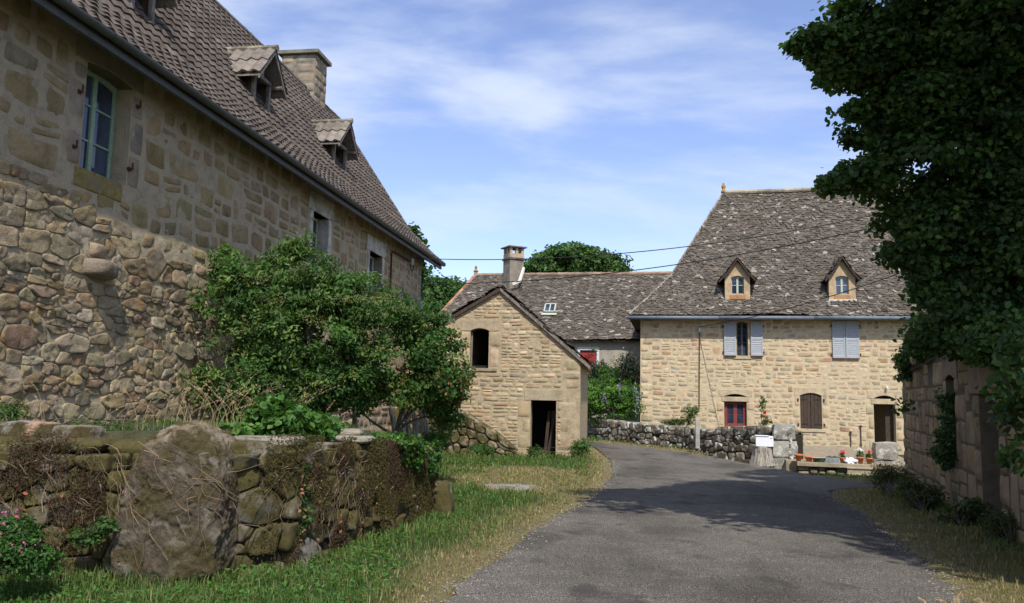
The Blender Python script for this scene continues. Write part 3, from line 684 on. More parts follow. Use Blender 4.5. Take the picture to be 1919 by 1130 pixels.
# openings (s0,s1,z0,z1)
w1b = FL.hit(204, 345, -.27); w1t = FL.hit(219, 173, -.27)
W1 = (tL(163.5, 133), tL(248.5, 178), w1b[1]-.02, w1t[1]+.10)
z2t = FL.hit(602, 416, -.25)[1]; W2 = (tL(586, 411), tL(615, 425), z2t-1.75, z2t+.04)
z3t = FL.hit(700, 484, -.25)[1]; W3 = (tL(692, 478), tL(716, 490), z3t-1.5, z3t+.05)
cc = MB(); cc.prism(FL.M, arch(*W1, rise=.06), -.8, .3); cc.prism(FL.M, arch(*W2), -.8, .3); cc.prism(FL.M, arch(*W3), -.8, .3)
cut(wallL, cc)
palL = [(.33, .24, .125), (.29, .215, .115), (.35, .26, .14), (.27, .20, .105), (.31, .23, .12), (.34, .245, .13), (.265, .21, .12), (.30, .205, .115)]
palLow = [(.31, .235, .13), (.35, .27, .155), (.28, .195, .115), (.27, .17, .11), (.25, .21, .14), (.33, .27, .185), (.36, .28, .175), (.24, .185, .12), (.20, .16, .10), (.30, .24, .15), (.28, .23, .15)]
mbs = MB(); jb = MB()
blk = []
for (a, b_, c, d), lw, top, sl in ((W1, .34, .42, .32), (W2, .22, .52, .22), (W3, .2, .45, .2)):
    blk.append((a-lw-.02, b_+lw+.05, c-sl, d+top))
blkL = [(T1-.5, T1, -1, 7)]
big = pack(T0+.5, T1, 3.5, 6.9, (.24, .50), (.24, .72), rng, blk+blkL, gap=.02, split=.15)
bnd = lambda s_: 4.15+.5*(vn(np.array([[s_, 3., 0]]), .55)[0]-.5)*2
big = [c for c in big if (c[2]+c[3])/2 > bnd((c[0]+c[1])/2)-.02]
bigfar = pack(14.5, T1, 1.9, 4.1, (.28, .46), (.3, .8), rng, blk+blkL, gap=.05)
low = pack(T0+.5, 14.5, .4, 4.8, (.085, .31), (.12, .50), rng, blk, gap=.01, split=.3, tall=.2)
lowfar = pack(14.5, T1, -.2, 1.9, (.22, .4), (.3, .7), rng, blk+blkL, gap=.03)
low = [c for c in low if c[3] < bnd((c[0]+c[1])/2)+.03]
opL = (W1, W2, W3)
mortar_sheet(LH, FL, T0+.5, 20.0, .4, 6.9, .04, .012, .004, 'mortar_left', opL, amp2=lambda a, z: np.where(z < 4.1, .018, .011), freq=4.5)
mortar_sheet(LH, FL, 20.0, T1, -.2, 6.9, .08, .010, .003, 'mortar_left', opL, freq=4.5)
stones(mbs, big, FL.M, rng, .019, palL, jit=.22, warp=.06, rnd=.22, res=6, depth=.006, rough=.010, var=.16)
polystones(mbs, bigfar, FL.M, rng, .018, palL, gap=.03, warp=.03, depth=.006, var=.15, rings=(1., .9, .7), npt=12)
polystones(mbs, low, FL.M, rng, .036, palLow, gap=.012, warp=.06, rough=.036, depth=.005, var=.3, jc=.05, za=2.1)
stones(mbs, lowfar, FL.M, rng, .03, palLow, jit=.10, res=5, rnd=.25, depth=.008)
mbs.build('rubble_stones', MT['stone_left'], LH, smooth=True)
palJ = [(.255, .21, .15), (.27, .215, .155), (.24, .195, .15)]
blockcol(jb, FL, T1-.42, T1, .1, 6.9, rng, palJ, side=-1)
jb.build('quoins', MT['stone_dressed'], LH, smooth=True)
for (a, b_, c, d), lw in ((W1, .30),):
    for sd in (-1, 1):
        m = MB(); blockcol(m, FL, *((a-lw, a) if sd < 0 else (b_, b_+lw)), c-.02, d-.12, rng, palJ, (.5, .8), .06, side=sd); m.build('jamb', MT['stone_dressed'], LH, smooth=True)
lintel(LH, FL, W1[0], W1[1], W1[3], .06, .26, .30, 'stone_dressed', (.24, .20, .145))
m = MB(); m.box(FL.M, (W1[0]-.12, W1[1]-.1), (-.35, .022), (W1[2]-.30, W1[2])); sill1 = m.build('window_sill', MT['lichen_sill'], LH); bev(sill1, .02); sill1['label'] = 'sill block covered in yellow green lichen'
for Wn, lw in ((W2, .2), (W3, .18)):
    a, b_, c, d = Wn; m = MB()
    m.box(FL.M, (a-lw, a), (-.3, .03), (c-.1, d), (.5, .5, .5)); m.box(FL.M, (b_, b_+lw), (-.3, .03), (c-.1, d)); m.box(FL.M, (a-lw, b_+lw), (-.3, .035), (c-.28, c-.1))
    m.box(FL.M, (a-lw-.12, b_+lw+.12), (-.3, .04), (d, d+.48)); o = m.build('window_surround', MT['plaster_white'], LH); bev(o, .02)
window(LH, FL, W1[0]+.02, W1[1]-.02, W1[2], W1[3]-.01, -.26, 'frame_green', 2, 3, .07, .035, rise=.06, glass='glass_blue')
window(LH, FL, W2[0]+.02, W2[1]-.02, W2[2], W2[3]-.01, -.28, 'frame_grey', 2, 4, .06, .03)
window(LH, FL, W3[0]+.02, W3[1]-.02, W3[2], W3[3]-.01, -.28, 'frame_grey', 2, 3, .06, .03)
# shutter hinge pins around the green window
for px, py in ((258, 200), (243, 317), (138, 275), (149, 172)):
    s_, z = FL.hit(px, py, .03); m = MB(); m.tube([FL.M(s_, -.02, z), FL.M(s_, .09, z)], .014, 6); m.tube([FL.M(s_, .08, z-.02), FL.M(s_, .08, z+.10)], .014, 6); m.box(FL.M, (s_-.03, s_+.03), (.0, .04), (z-.03, z+.03)); m.build('hinge_pin', MT['rust'], LH)
# corbel stone
s_, z = FL.hit(200, 503, .2)
m = MB(); stones(m, [(s_-.33, s_+.33, z-.16, z+.13)], FL.M, rng, .42, [(.24, .20, .145)], res=9, rnd=.2, warp=0, rough=.03, jit=.2, var=.02)
stones(m, [(s_-.2, s_+.22, z+.14, z+.40)], FL.M, rng, .16, [(.28, .22, .15)], res=9, rnd=.3, warp=0, rough=.03, var=.02)
m.build('corbel_stone', MT['stone_left'], LH, smooth=True)
# body
m = MB(); m.box(FL.M, (T0, T0+.5), (-8, -.6), (-.6, 6.9)); m.box(FL.M, (T1-.5, T1), (-7.4, -.6), (-.6, 6.9)); m.box(FL.M, (T0+.5, T1-.5), (-8, -7.4), (-.6, 6.9))
m.prism(FL.M, [(0, 0)]*0+[(T1-.5, 6.9), (T1, 6.9), (T1, 7.0), (T1-.5, 7.0)], -7.4, -.6)
G = Fr(FL.M(T1, 0, 0)[:2], RAD(90-8.55+90)); 
m.prism(G.M, [(0, 6.9), (8, 6.9), (7.1, 7.9), (4.0, 12.45), (.9, 7.9)], -.5, 0)
m.box(FL.M, (T0+.5, T1-.5), (-7.4, -.6), (6.85, 6.9)); m.build('rear_walls', MT['mortar_left'], LH)
# roof
TR0, TR1 = 2.0, 30.75
m = MB(); Mf = lambda s_, r, l: P3(FL, profL, s_, r, l)
tiles(m, Mf, TR0, TR1, 0, profL.L, .30, .335, NR, ((.090, .072, .058), (.076, .062, .051), (.105, .086, .070), (.086, .067, .052)))
m.build('tile_roof', MT['tile_brown'], LH, smooth=False)
m = MB(); roofbase(m, FL, profL, lambda h: TR0, lambda h: TR1, .03)
back = Prof([(-8.62, 6.58), (-7.12, 7.96), (-4.0, 12.65)]); roofbase(m, FL, back, lambda h: TR0, lambda h: TR1, .0)
roofbase(m, FL, profL, lambda h: TR0, lambda h: TR1, .10); m.build('roof_boards', MT['wood_dark'], LH)
m = MB(); ridgecap(m, FL.M(TR0, -4, 12.63), FL.M(TR1, -4, 12.63), .13, .4, NR, (.12, .10, .085)); 
for r in np.arange(0, profL.L-.2, .34):
    m.tube([P3(FL, profL, TR1, r, .03), P3(FL, profL, TR1, r+.36, .02)], .07, 6, np.array((.12, .10, .085))*rng.uniform(.7, 1.3))
m.build('ridge_tiles', MT['tile_brown'], LH)
# gutter with a swept underside
m = MB(); n = 10
gs = [(.60+.085*cos(a), 6.60+.085*sin(a)) for a in np.linspace(pi, 2*pi, n)]; gi = [(.60+.070*cos(a), 6.60+.07*sin(a)) for a in np.linspace(2*pi, pi, n)]
pr_ = gs+gi
for k, ss in enumerate(np.arange(TR0, TR1-.1, 4.0)):
    e = min(ss+4.02, TR1+.03); v = np.concatenate([FL.M(ss, [p[0] for p in pr_], [p[1] for p in pr_]), FL.M(e, [p[0] for p in pr_], [p[1] for p in pr_])]); N_ = len(pr_); i = np.arange(N_); j = (i+1) % N_
    m.add(v, [np.stack([i, j, j+N_, i+N_], 1), [list(i)], [list(i+N_)]])
m.box(FL.M, (TR0, TR1), (.45, .52), (6.40, 6.64)); m.build('gutter', MT['gutter_dark'], LH)
for k, ss in enumerate(np.arange(4.0, 30.4, .62)):
    m = MB(); v = []
    for s2 in (ss, ss+.10):
        v += [FL.M(s2, -.1, 7.02), FL.M(s2, .46, 6.56), FL.M(s2, .46, 6.42), FL.M(s2, -.1, 6.86)]
    m.add(v, [[[0, 1, 5, 4], [1, 2, 6, 5], [2, 3, 7, 6], [3, 0, 4, 7], [0, 3, 2, 1], [4, 5, 6, 7]]]); m.build('rafter_end', MT['wood_old'], LH)
# roof dormers: sill points give the front plane
def dormerL(sx0, sx1, zb_px):
    sA, zA, hA = roofhit(FL, profL, *zb_px)
    s0 = FL.hit(sx0, zb_px[1], hA)[0]; s1 = FL.hit(sx1, zb_px[1], hA)[0]
    return hA, zA, s0, s1
for (lx, rx, sp_) in ((250, 283, (283, 50)), (477.6, 502.7, (502.7, 215)), (627.5, 647, (647, 326))):
    hA, zA, s0, s1 = dormerL(lx, rx, sp_); w = min(s1-s0, 1.0); s0 = s1-w
    D = MB(); M = FL.M; hgt = .78; zt = zA+hgt
    for a, e in ((s0-.1, s0), (s1, s1+.1)): D.box(M, (a, e), (hA-.1, hA), (zA-.25, zt))
    D.box(M, (s0-.1, s1+.1), (hA-.1, hA+.01), (zt, zt+.1)); D.box(M, (s0, s1), (hA-.1, hA+.02), (zA-.25, zA-.02))
    c = (s0+s1)/2; D.box(M, (c-.04, c+.04), (hA-.09, hA-.01), (zt+.1, zt+.5))
    dm = D.build('dormer', MT['wood_old'], LH); WL[dm.name] = WL[LH.name]; bev(dm, .01, 1)
    D = MB()
    for a in (s0-.08, s1+.04): D.box(M, (a, a+.04), (hA-1.6, hA-.1), (zA-.3, zt+.1))
    D.box(M, (s0, s1), (hA-.8, hA-.75), (zA-.3, zt+.6)); D.build('cheek', MT['wood_dark'], dm)
    # roof: two tiled slopes running back into the main roof
    half = w/2+.42; rise = .95; ze = zt-.12; zr = ze+rise; sl = math.hypot(half, rise); Ls = 1.75
    D = MB()
    for sg in (-1, 1):
        def Mt(A, R, l, sg=sg):
            A, R, l = np.broadcast_arrays(A, R, l)
            return FL.M(c+sg*(half-R*half/sl)+sg*l*rise/sl, hA+.30-A, ze+R*rise/sl+l*half/sl)
        tiles(D, Mt, 0, Ls, 0, sl, .29, sl/2, NR, ((.19, .165, .135), (.22, .19, .155), (.16, .135, .115)), .06)
    ridgecap(D, FL.M(c, hA+.34, zr+.02), FL.M(c, hA-1.3, zr+.02), .09, .4, NR, (.20, .18, .13)); D.build('dormer_roof', MT['tile_brown'], dm)
    D = MB()
    for sg in (-1, 1):
        p = [(c, zr-.03), (c+sg*half, ze-.03), (c+sg*half, ze-.13), (c, zr-.15)]; D.prism(M, p, hA+.24, hA+.28); 
        p = [(c, zr-.03), (c+sg*half, ze-.03), (c+sg*half, ze-.07), (c, zr-.07)]; D.prism(M, p, hA-1.3, hA+.24)
        D.tube([M(c+sg*(w/2+.2), hA-.2, ze+.12), M(c+sg*(w/2+.2), hA+.26, ze+.12)], .055, 7)
    D.build('bargeboard', MT['wood_old'], dm)
# chimney
a0, a1, h0, h1 = 27.1, 28.2, -3.62, -4.95
m = MB(); m.box(FL.M, (a0, a1), (h1, h0), (11.2, 13.95), (.2, .17, .13)); m.box(FL.M, (a0-.14, a1+.14), (h1-.14, h0+.14), (13.95, 14.10), (.16, .16, .12))
m.box(FL.M, (a0-.05, a1+.3), (h0-.1, h0+.28), (11.5, 11.58), (.1, .1, .08)); m.box(FL.M, (a0+.02, a1-.02), (h1+.02, h0-.02), (10.0, 11.2), (.2, .17, .13))
ch = m.build('chimney', MT['stone_dressed'], LH); WL[ch.name] = WL[LH.name]; bev(ch, .02)
m = MB(); GC = Fr(FL.M(a0, h1, 0)[:2], RAD(-8.55)); cells = pack(0, h0-h1, 11.2, 13.95, (.3, .4), (.4, .7), rng, gap=.02, split=0, tall=0)
stones(m, cells, GC.M, rng, .02, [(.25, .20, .14), (.22, .19, .15), (.27, .21, .14)], jit=.04, rnd=.15, warp=0)
FC = Fr(FL.M(a0, h0, 0)[:2], RAD(90-8.55)); cells = pack(0, a1-a0, 10.6, 13.95, (.3, .4), (.3, .6), rng, gap=.02, split=0, tall=0)
stones(m, cells, FC.M, rng, .02, [(.25, .20, .14), (.22, .19, .15), (.27, .21, .14)], jit=.04, rnd=.15, warp=0); m.build('chimney_stones', MT['stone_dressed'], ch, smooth=True)
# electric bracket on the far end of the facade
s_, z = FL.hit(770, 490, .1); s0, zb = FL.hit(731, 560, .05)
m = MB(); m.tube([FL.M(s0, .05, zb-1.0), FL.M(s0, .05, z-.1), FL.M(s0+.1, .06, z), FL.M(s_, .1, z)], .03, 6); m.build('cable_conduit', MT['rust'], LH)
m = MB(); m.lathe(FL.M(s_, .14, z-.12), [(.05, 0), (.08, .06), (.05, .12), (.08, .18), (.04, .25)], 10); m.build('insulator', MT['frame_white'], LH)
pts = [FL.M(s_+.1+.18*cos(a), .12, z-.15+.18*sin(a)) for a in np.linspace(2.4, 6.6, 10)]; m = MB(); m.tube(pts, .018, 5); m.build('cable_loop', MT['iron'], LH)

# ================================================================== RIGHT HOUSE
A2 = RAD(-11.3); FR = Fr((5.9, 36.5), A2); RL = 15.0
def gz(F, s_, h=0.): p = F.M(s_, h, 0); return float(ground(p[0], p[1]))
RH = thing('stone_house', 'two storey sandstone house on the right with steep slate roof and pale blue shutters', 'house', (*FR.M(7, -4, 0)[:2], -.4))
m = MB(); m.box(FR.M, (0, RL), (-.6, 0), (-.9, 5.25), (.5, .4, .25)); wallR = m.build('wall', MT['mortar_right'], RH)
def rect(F, x0, y0, x1, y1, h=0.):
    """opening from photo corners: left x, top y, right x, bottom y"""
    a, zt = F.hit(x0, y0, h); b_, zb = F.hit(x1, y1, h); return (a, b_, zb, zt)
U1 = rect(FR, 1380, 602, 1402, 667); U2 = rect(FR, 1573, 603, 1597, 669)
R1 = rect(FR, 1357, 752, 1400, 800); R2 = rect(FR, 1499, 736, 1541, 804); R3 = rect(FR, 1637, 757, 1681, 846)
T1a = rect(FR, 1357, 738, 1400, 744); T3a = rect(FR, 1637, 741, 1681, 748)
cc = MB(); cc.prism(FR.M, arch(*U1, rise=.1), -.8, .3); cc.prism(FR.M, arch(*R1), -.8, .3); cc.prism(FR.M, arch(*R3), -.8, .3)
cc.prism(FR.M, arch(*T1a, rise=T1a[3]-T1a[2]-.005), -.8, .3); cc.prism(FR.M, arch(*T3a, rise=T3a[3]-T3a[2]-.005), -.8, .3); cc.prism(FR.M, arch(*R2, rise=.12), -.3, .3)
cut(wallR, cc)
palR = [(.45, .35, .22), (.49, .39, .26), (.42, .33, .215), (.47, .37, .24), (.51, .41, .275), (.39, .30, .20), (.44, .36, .25), (.48, .37, .23)]
palRx = palR*2+[(.34, .22, .13), (.31, .24, .165), (.42, .27, .16), (.36, .31, .23), (.38, .28, .18)]
blk = [(0, .5, -1, 6)]
for a, b_, c, d in (U1, U2): blk.append((a-.25, b_+.25, c-.2, d+.12))
for (a, b_, c, d), e in ((R1, T1a[3]-R1[3]+.2), (R2, .3), (R3, T3a[3]-R3[3]+.22)): blk.append((a-.28, b_+.28, c-.12, d+e))
mortar_sheet(RH, FR, 0, RL, -.7, 5.05, .06, .006, .003, 'mortar_right', (U1, (U2[0]-.0, U2[1], U2[2], U2[3]), R1, R2, R3, T1a, T3a), freq=4)
m = MB(); cells = pack(0, RL, -.7, 5.2, (.14, .27), (.2, .55), rng, blk, gap=.020, split=.12, tall=.15)
stones(m, cells, FR.M, rng, .014, palRx, jit=.22, warp=.035, rnd=.25, res=6, rough=.007, depth=.005, var=.13); m.build('rubble_stones', MT['stone_right'], RH, smooth=True)
m = MB(); palQ = [(.46, .36, .22), (.49, .39, .24), (.43, .345, .22)]
blockcol(m, FR, 0, .38, -.7, 5.2, rng, palQ, (.3, .45), .2)
m.build('quoins', MT['stone_dressed_warm'], RH, smooth=True)
for (a, b_, c, d), e in ((U1, 0), (U2, 0), (R1, 0), (R2, 0), (R3, 0)):
    for sd in (-1, 1):
        m = MB(); blockcol(m, FR, *((a-.24, a) if sd < 0 else (b_, b_+.24)), c, d, rng, palQ, (.4, .7), .1, side=sd); m.build('jamb', MT['stone_dressed_warm'], RH, smooth=True)
for (a, b_, c, d), rise, hg in ((U1, .1, .12), (U2, .1, .12), (R2, .12, .22)):
    lintel(RH, FR, a, b_, d, rise, .22, hg, 'stone_dressed_warm', (.47, .38, .25))
for (a, b_, c, d), T in ((R1, T1a), (R3, T3a)):
    m = MB(); m.box(FR.M, (a-.1, b_+.1), (-.2, .03), (d, T[2]), (.45, .36, .23)); o = m.build('lintel', MT['stone_dressed_warm'], RH); bev(o, .01)
    lintel(RH, FR, a, b_, T[3], T[3]-T[2]-.01, .24, .2, 'stone_dressed_warm', (.47, .38, .25))
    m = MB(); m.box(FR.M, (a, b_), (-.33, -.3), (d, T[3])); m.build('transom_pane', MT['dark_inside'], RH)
for a, b_, c, d in (U1, U2, R2): 
    m = MB(); m.box(FR.M, (a-.14, b_+.14), (-.1, .05), (c-.14, c), (.47, .38, .25)); o = m.build('window_sill', MT['stone_dressed_warm'], RH); bev(o, .01)
m = MB(); m.box(FR.M, (.5, RL), (-7.4, -6.8), (-.9, 5.2)); m.box(FR.M, (0, .5), (-8, -.6), (-.9, 5.2)); m.box(FR.M, (RL-.5, RL), (-8, -.6), (-.9, 5.2)); m.box(FR.M, (.5, RL-.5), (-6.8, -.6), (5.1, 5.15))
m.box(FR.M, (.5, RL-.5), (-6.8, -.6), (-.55, -.5)); m.box(FR.M, (.5, RL-.5), (-2.0, -1.9), (-.5, 5.1)); m.build('rear_walls', MT['mortar_shed'], RH)
profR = Prof([(.5, 5.18), (-.3, 5.98), (-1.43, 7.27), (-4.0, 11.8)])
loR = lambda h: -h; hiR = lambda h: RL+.4
sagR = lambda s_, r: .0+.09*(vn(np.stack([s_, r, 0*s_], -1), .35)-.5)*2
palS = [(.090, .076, .060), (.108, .092, .073), (.074, .063, .051), (.12, .103, .082), (.100, .080, .062)]
m = MB(); slates(m, FR, profR, loR, hiR, .125, .185, rng, palS, sag=sagR)
FH = Fr(FR.M(0, 0, 0)[:2], A2-pi/2)
slates(m, FH, profR, lambda h: -8-h, lambda h: h, .19, .26, rng, palS)
m.build('slate_roof', MT['slate'], RH)
m = MB(); roofbase(m, FR, profR, loR, hiR, .12); roofbase(m, FH, profR, lambda h: -8-h, lambda h: h, .07)
FBk = Fr(FR.M(RL, -8, 0)[:2], A2+pi); roofbase(m, FBk, profR, lambda h: -.4, lambda h: RL+h, .02)
m.box(FR.M, (RL-.1, RL+.3), (-7.9, -.1), (5.0, 5.3)); Gr = Fr(FR.M(RL+.3, 0, 0)[:2], A2+pi/2); m.prism(Gr.M, [(-.3, 5.2), (8.3, 5.2), (6.6, 7.1), (4, 11.5), (1.4, 7.1)], -.3, 0)
m.build('roof_boards', MT['wood_dark'], RH)
m = MB(); hp = [FR.M(-h, h, z+.05) for h, z in profR.p]
for a, e in zip(hp[:-1], hp[1:]): ridgecap(m, a, e, .065, .3, NR, (.25, .22, .17))
ridgecap(m, FR.M(3.95, -4, 11.86), FR.M(8.2, -4, 11.88), .12, .42, NR, (.30, .26, .19)); m.build('hip_tiles', MT['stone_dressed'], RH)
m = MB(); ridgecap(m, FR.M(8.2, -4, 11.9), FR.M(RL+.3, -4, 11.9), .12, .42, NR, (.33, .21, .13)); m.build('ridge_tiles', MT['stone_dressed'], RH)
m = MB(); m.lathe(FR.M(4.0, -4, 11.85), [(.14, 0), (.12, .1), (.07, .16), (.10, .26), (.12, .32), (.07, .4), (.05, .5), (.01, .55)], 10, (.35, .22, .06)); m.build('finial', MT['stone_dressed'], RH, smooth=True)
m = MB(); 
for k in range(4): m.tube([FR.M(-.55+4.0*k, .58, 5.06), FR.M(-.55+4.0*k+3.99, .58, 5.06)], .085, 10)
m.build('gutter', MT['gutter_zinc'], RH, smooth=True); m = MB(); m.box(FR.M, (-.5, RL+.4), (-.02, .5), (5.03, 5.08)); m.box(FH.M, (-8, .5), (-.02, .5), (5.03, 5.08)); m.build('eave_soffit', MT['wood_dark'], RH)
# dormers
def dormerR(x0, x1, yb, wx0, wx1, wyt, wyb, ysp, yap, ex0, ex1, yev):
    s_, zb, h = roofhit(FR, profR, (x0+x1)/2, yb); M = FR.M
    a = FR.hit(x0, yb, h)[0]; e = FR.hit(x1, yb, h)[0]; c = (a+e)/2; zap = FR.hit((x0+x1)/2, yap, h)[1]; zev = FR.hit(x0, yev, h)[1]
    ea = FR.hit(ex0, yb, h)[0]; ee = FR.hit(ex1, yb, h)[0]; wa, wt = FR.hit(wx0, wyt, h); we, wb = FR.hit(wx1, wyb, h)
    hw = (ee-ea)/2; slp = (zap-zev)/hw; ztop = zap-.14-slp*(e-a)/2
    m = MB(); m.prism(M, [(a, zb-.4), (e, zb-.4), (e, ztop), (c, zap-.14), (a, ztop)], h-.28, h); dm = m.build('dormer', MT['dormer_ochre'], RH); WL[dm.name] = WL[RH.name]
    cc = MB(); cc.prism(M, arch(wa, we, wb, wt, rise=.07), h-.6, h+.3); cut(dm, cc); dm.data.materials.clear() if not dm.data.materials else None
    m = MB(); m.box(M, (a, a+.12), (h-2.2, h-.28), (zb-.4, ztop-.05)); m.box(M, (e-.12, e), (h-2.2, h-.28), (zb-.4, ztop-.05)); m.box(M, (a+.12, e-.12), (h-.9, h-.85), (zb-.4, ztop)); m.build('cheek', MT['wood_dark'], dm)
    window(dm, FR, wa+.01, we-.01, wb, wt-.01, h-.12, 'frame_grey', 2, 2, .035, .03, rise=.07, glass='glass_blue')
    m = MB(); sb = MB()
    for sg in (-1, 1):
        pr = Prof([(-hw, zev), (-hw*.0, zap)])
        # slope as a frame whose h axis runs along the facade
        O = M(c, h+.22, 0)[:2]; Fd = Fr(O, A2-pi/2) if sg < 0 else Fr(O, A2+pi/2)
        prd = Prof([(hw, zev), (hw*.55, zev+(zap-zev)*.38), (0, zap)])
        lo_, hi_ = (-2.6, 0) if sg < 0 else (0, 2.6)
        slates(sb, Fd, prd, lambda q, l=lo_: l, lambda q, l=hi_: l, .13, .2, rng, palS)
        roofbase(m, Fd, prd, lambda q, l=lo_: l, lambda q, l=hi_: l, .0, 6); roofbase(m, Fd, prd, lambda q, l=lo_: l, lambda q, l=hi_: l, .06, 6)
        m.prism(M, [(c, zap), (c+sg*hw*.55, zev+(zap-zev)*.38), (c+sg*hw, zev), (c+sg*hw, zev-.08), (c+sg*hw*.55, zev+(zap-zev)*.38-.1), (c, zap-.1)], h+.17, h+.215)
    sb.build('dormer_roof', MT['slate'], dm); m.build('bargeboard', MT['wood_dark'], dm)
    m = MB(); m.box(M, (a-.03, e+.03), (h-.1, h+.05), (zb-.06, zb+.02)); o = m.build('flashing', MT['mortar_white'], dm)
    m = MB(); m.box(M, (wa-.06, we+.06), (h-.05, h+.03), (wb-.24, wb-.04), (.38, .20, .09)); o = m.build('dormer_sill', MT['stone_dressed'], dm); bev(o, .01); o['label'] = 'orange lichen stained sill'
dormerR(1358.8, 1406, 565, 1370, 1394.5, 517, 551, 517, 484, 1350, 1421, 527)
dormerR(1554, 1604, 562, 1565.5, 1591, 517, 551, 516, 481, 1545, 1611, 526)
dormerR(1722, 1772, 561, 1734, 1760, 516, 549, 516, 480, 1713, 1780, 525)
# upper windows and louvred shutters
def louvre(parent, F, s0, s1, z0, z1, h, mat, lab=None, ang=0., n=16, mid=True, rise=.07, hs=0):
    """ang opens the leaf away from the wall about its outer edge"""
    def M(a, d, z):
        a, d, z = np.broadcast_arrays(np.asarray(a, float), np.asarray(d, float), np.asarray(z, float))
        p = (s0 if hs == 0 else s1); x = a-p; return F.M(p+x*cos(ang)-0*d, h+d+abs(x)*sin(ang), z)
    m = MB(); f = .055
    m.box(M, (s0, s0+f), (0, .04), (z0, z1-.03)); m.box(M, (s1-f, s1), (0, .04), (z0, z1-.03)); m.box(M, (s0+f, s1-f), (0, .04), (z0, z0+f*1.6)); m.box(M, (s0+f, s1-f), (0, .04), ((z0+z1)/2-.03, (z0+z1)/2+.03))
    pts = [(s0+f, z1-.03-f), (s1-f, z1-.03-f), (s1-f, z1-.03+(.03 if hs == 0 else 0)), ((s0+s1)/2, z1+.0), (s0+f, z1-.03+(0 if hs == 0 else .03))]; m.prism(M, pts, 0, .04)
    zz_ = np.linspace(z0+f*1.6, z1-.03-f, n+1)
    for a, b_ in zip(zz_[:-1], zz_[1:]):
        v = [M(x, d, z) for x in (s0+f, s1-f) for d, z in ((.038, a), (.030, a-.004), (.004, b_+.004), (.012, b_+.008))]
        m.add(v, [[[0, 1, 5, 4], [1, 2, 6, 5], [2, 3, 7, 6], [3, 0, 4, 7], [0, 3, 2, 1], [4, 5, 6, 7]]])
    o = m.build('shutter', MT[mat], parent)
    WL[o.name] = WL[parent.name]
    r = MB(); r.box(M, (s0, s1), (.005, .05), (z0-.05, z0)); r.build('bottom_rail', MT['rust'], o); xh = s0-.07 if hs == 0 else s1
    for zh in (z0+.12, z1-.25): r = MB(); r.box(F.M, (xh, xh+.07), (.03, .07), (zh, zh+.08)); r.build('hinge', MT['rust'], o)
    if lab: o['label'] = lab
wn = window(RH, FR, U1[0]+.02, U1[1]-.02, U1[2], U1[3]-.01, -.2, 'gutter_dark', 2, 5, .04, .02, rise=.1)
wn2 = MB(); s1a, _ = FR.hit(1357, 640, .05); s1b, _ = FR.hit(1379, 640, .05); s1c, _ = FR.hit(1407, 640, .05); s1d, _ = FR.hit(1429.5, 640, .05)
zt = FR.hit(1368, 602.5, .05)[1]; zb = FR.hit(1368, 666, .05)[1]
louvre(RH, FR, s1a, s1b, zb, zt, .05, 'shutter_blue', hs=0); louvre(RH, FR, s1c, s1d, zb, zt, .05, 'shutter_blue', hs=1)
sa, _ = FR.hit(1560, 640, .05); sbb, _ = FR.hit(1584.5, 640, .05); sc, _ = FR.hit(1610, 640, .05); zt = FR.hit(1585, 601.5, .05)[1]; zb = FR.hit(1585, 671, .05)[1]
louvre(RH, FR, sa, sbb-.012, zb, zt, .04, 'shutter_blue', hs=0); louvre(RH, FR, sbb+.012, sc, zb, zt, .04, 'shutter_blue', hs=1)
# red glazed door
a, b_, c, d = R1; m = MB(); M = FR.M; f = .13; mid = (a+b_)/2
c2 = -.45
for x0, x1 in ((a+.01, a+.01+f), (b_-.01-f, b_-.01), (mid-.08, mid+.08)): m.box(M, (x0, x1), (-.24, -.18), (c, d-.01))
for x0, x1 in ((a+.01+f, mid-.08), (mid+.08, b_-.01-f)): m.box(M, (x0, x1), (-.24, -.185), (d-.13, d-.01)); m.box(M, (x0, x1), (-.24, -.185), (c, c+.14))
rw = m.build('red_window', MT['paint_red'], RH); WL[rw.name] = WL[RH.name]
m = MB(); m.box(M, (a+.1, b_-.1), (-.225, -.21), (c+.1, d-.1)); m.build('pane', MT['glass_pane'], rw)
m = MB(); m.box(M, (a+.14, b_-.14), (-.21, -.2), (c+.5, c+.52)); m.build('glazing_bar', MT['paint_red'], rw)
# brown plank shutters
a, b_, c, d = R2; mid = (a+b_)/2
for sg, (x0, x1) in enumerate(((a+.01, mid-.006), (mid+.006, b_-.01))):
    m = MB(); n = 3
    for k in range(n):
        p0 = x0+(x1-x0)*k/n+.003; p1 = x0+(x1-x0)*(k+1)/n-.003; t0 = abs((p0+p1)/2-mid)/((b_-a)/2); zt_ = d-.02-.12*t0**2
        m.box(M, (p0, p1), (-.08, -.045), (c+.01, zt_))
    o = m.build('plank_shutter', MT['wood_dark'], RH); WL[o.name] = WL[RH.name]; bev(o, .006, 1)
    for zz_ in (c+.2, d-.28):
        m = MB(); xh0, xh1 = (a-.12, x1-.12) if sg == 0 else (x0+.12, b_+.12); m.box(M, (xh0, xh1), (-.043, -.03), (zz_-.02, zz_+.02)); m.box(M, ((a-.12, a-.06) if sg == 0 else (b_+.06, b_+.12)), (-.03, .05), (zz_-.08, zz_+.03)); m.build('strap_hinge', MT['iron'], o)
m = MB(); m.tube([M(mid, -.03, c+.03), M(mid, -.03, d-.3)], .012, 5); m.build('shutter_bolt', MT['iron'], RH)
# open doorway on the right, half leaf standing ajar
a, b_, c, d = R3; m = MB(); m.box(M, (a+.62*(b_-a), b_-.02), (-.42, -.37), (-.5, d-.05)); m.build('door_leaf', MT['wood_dark'], RH)
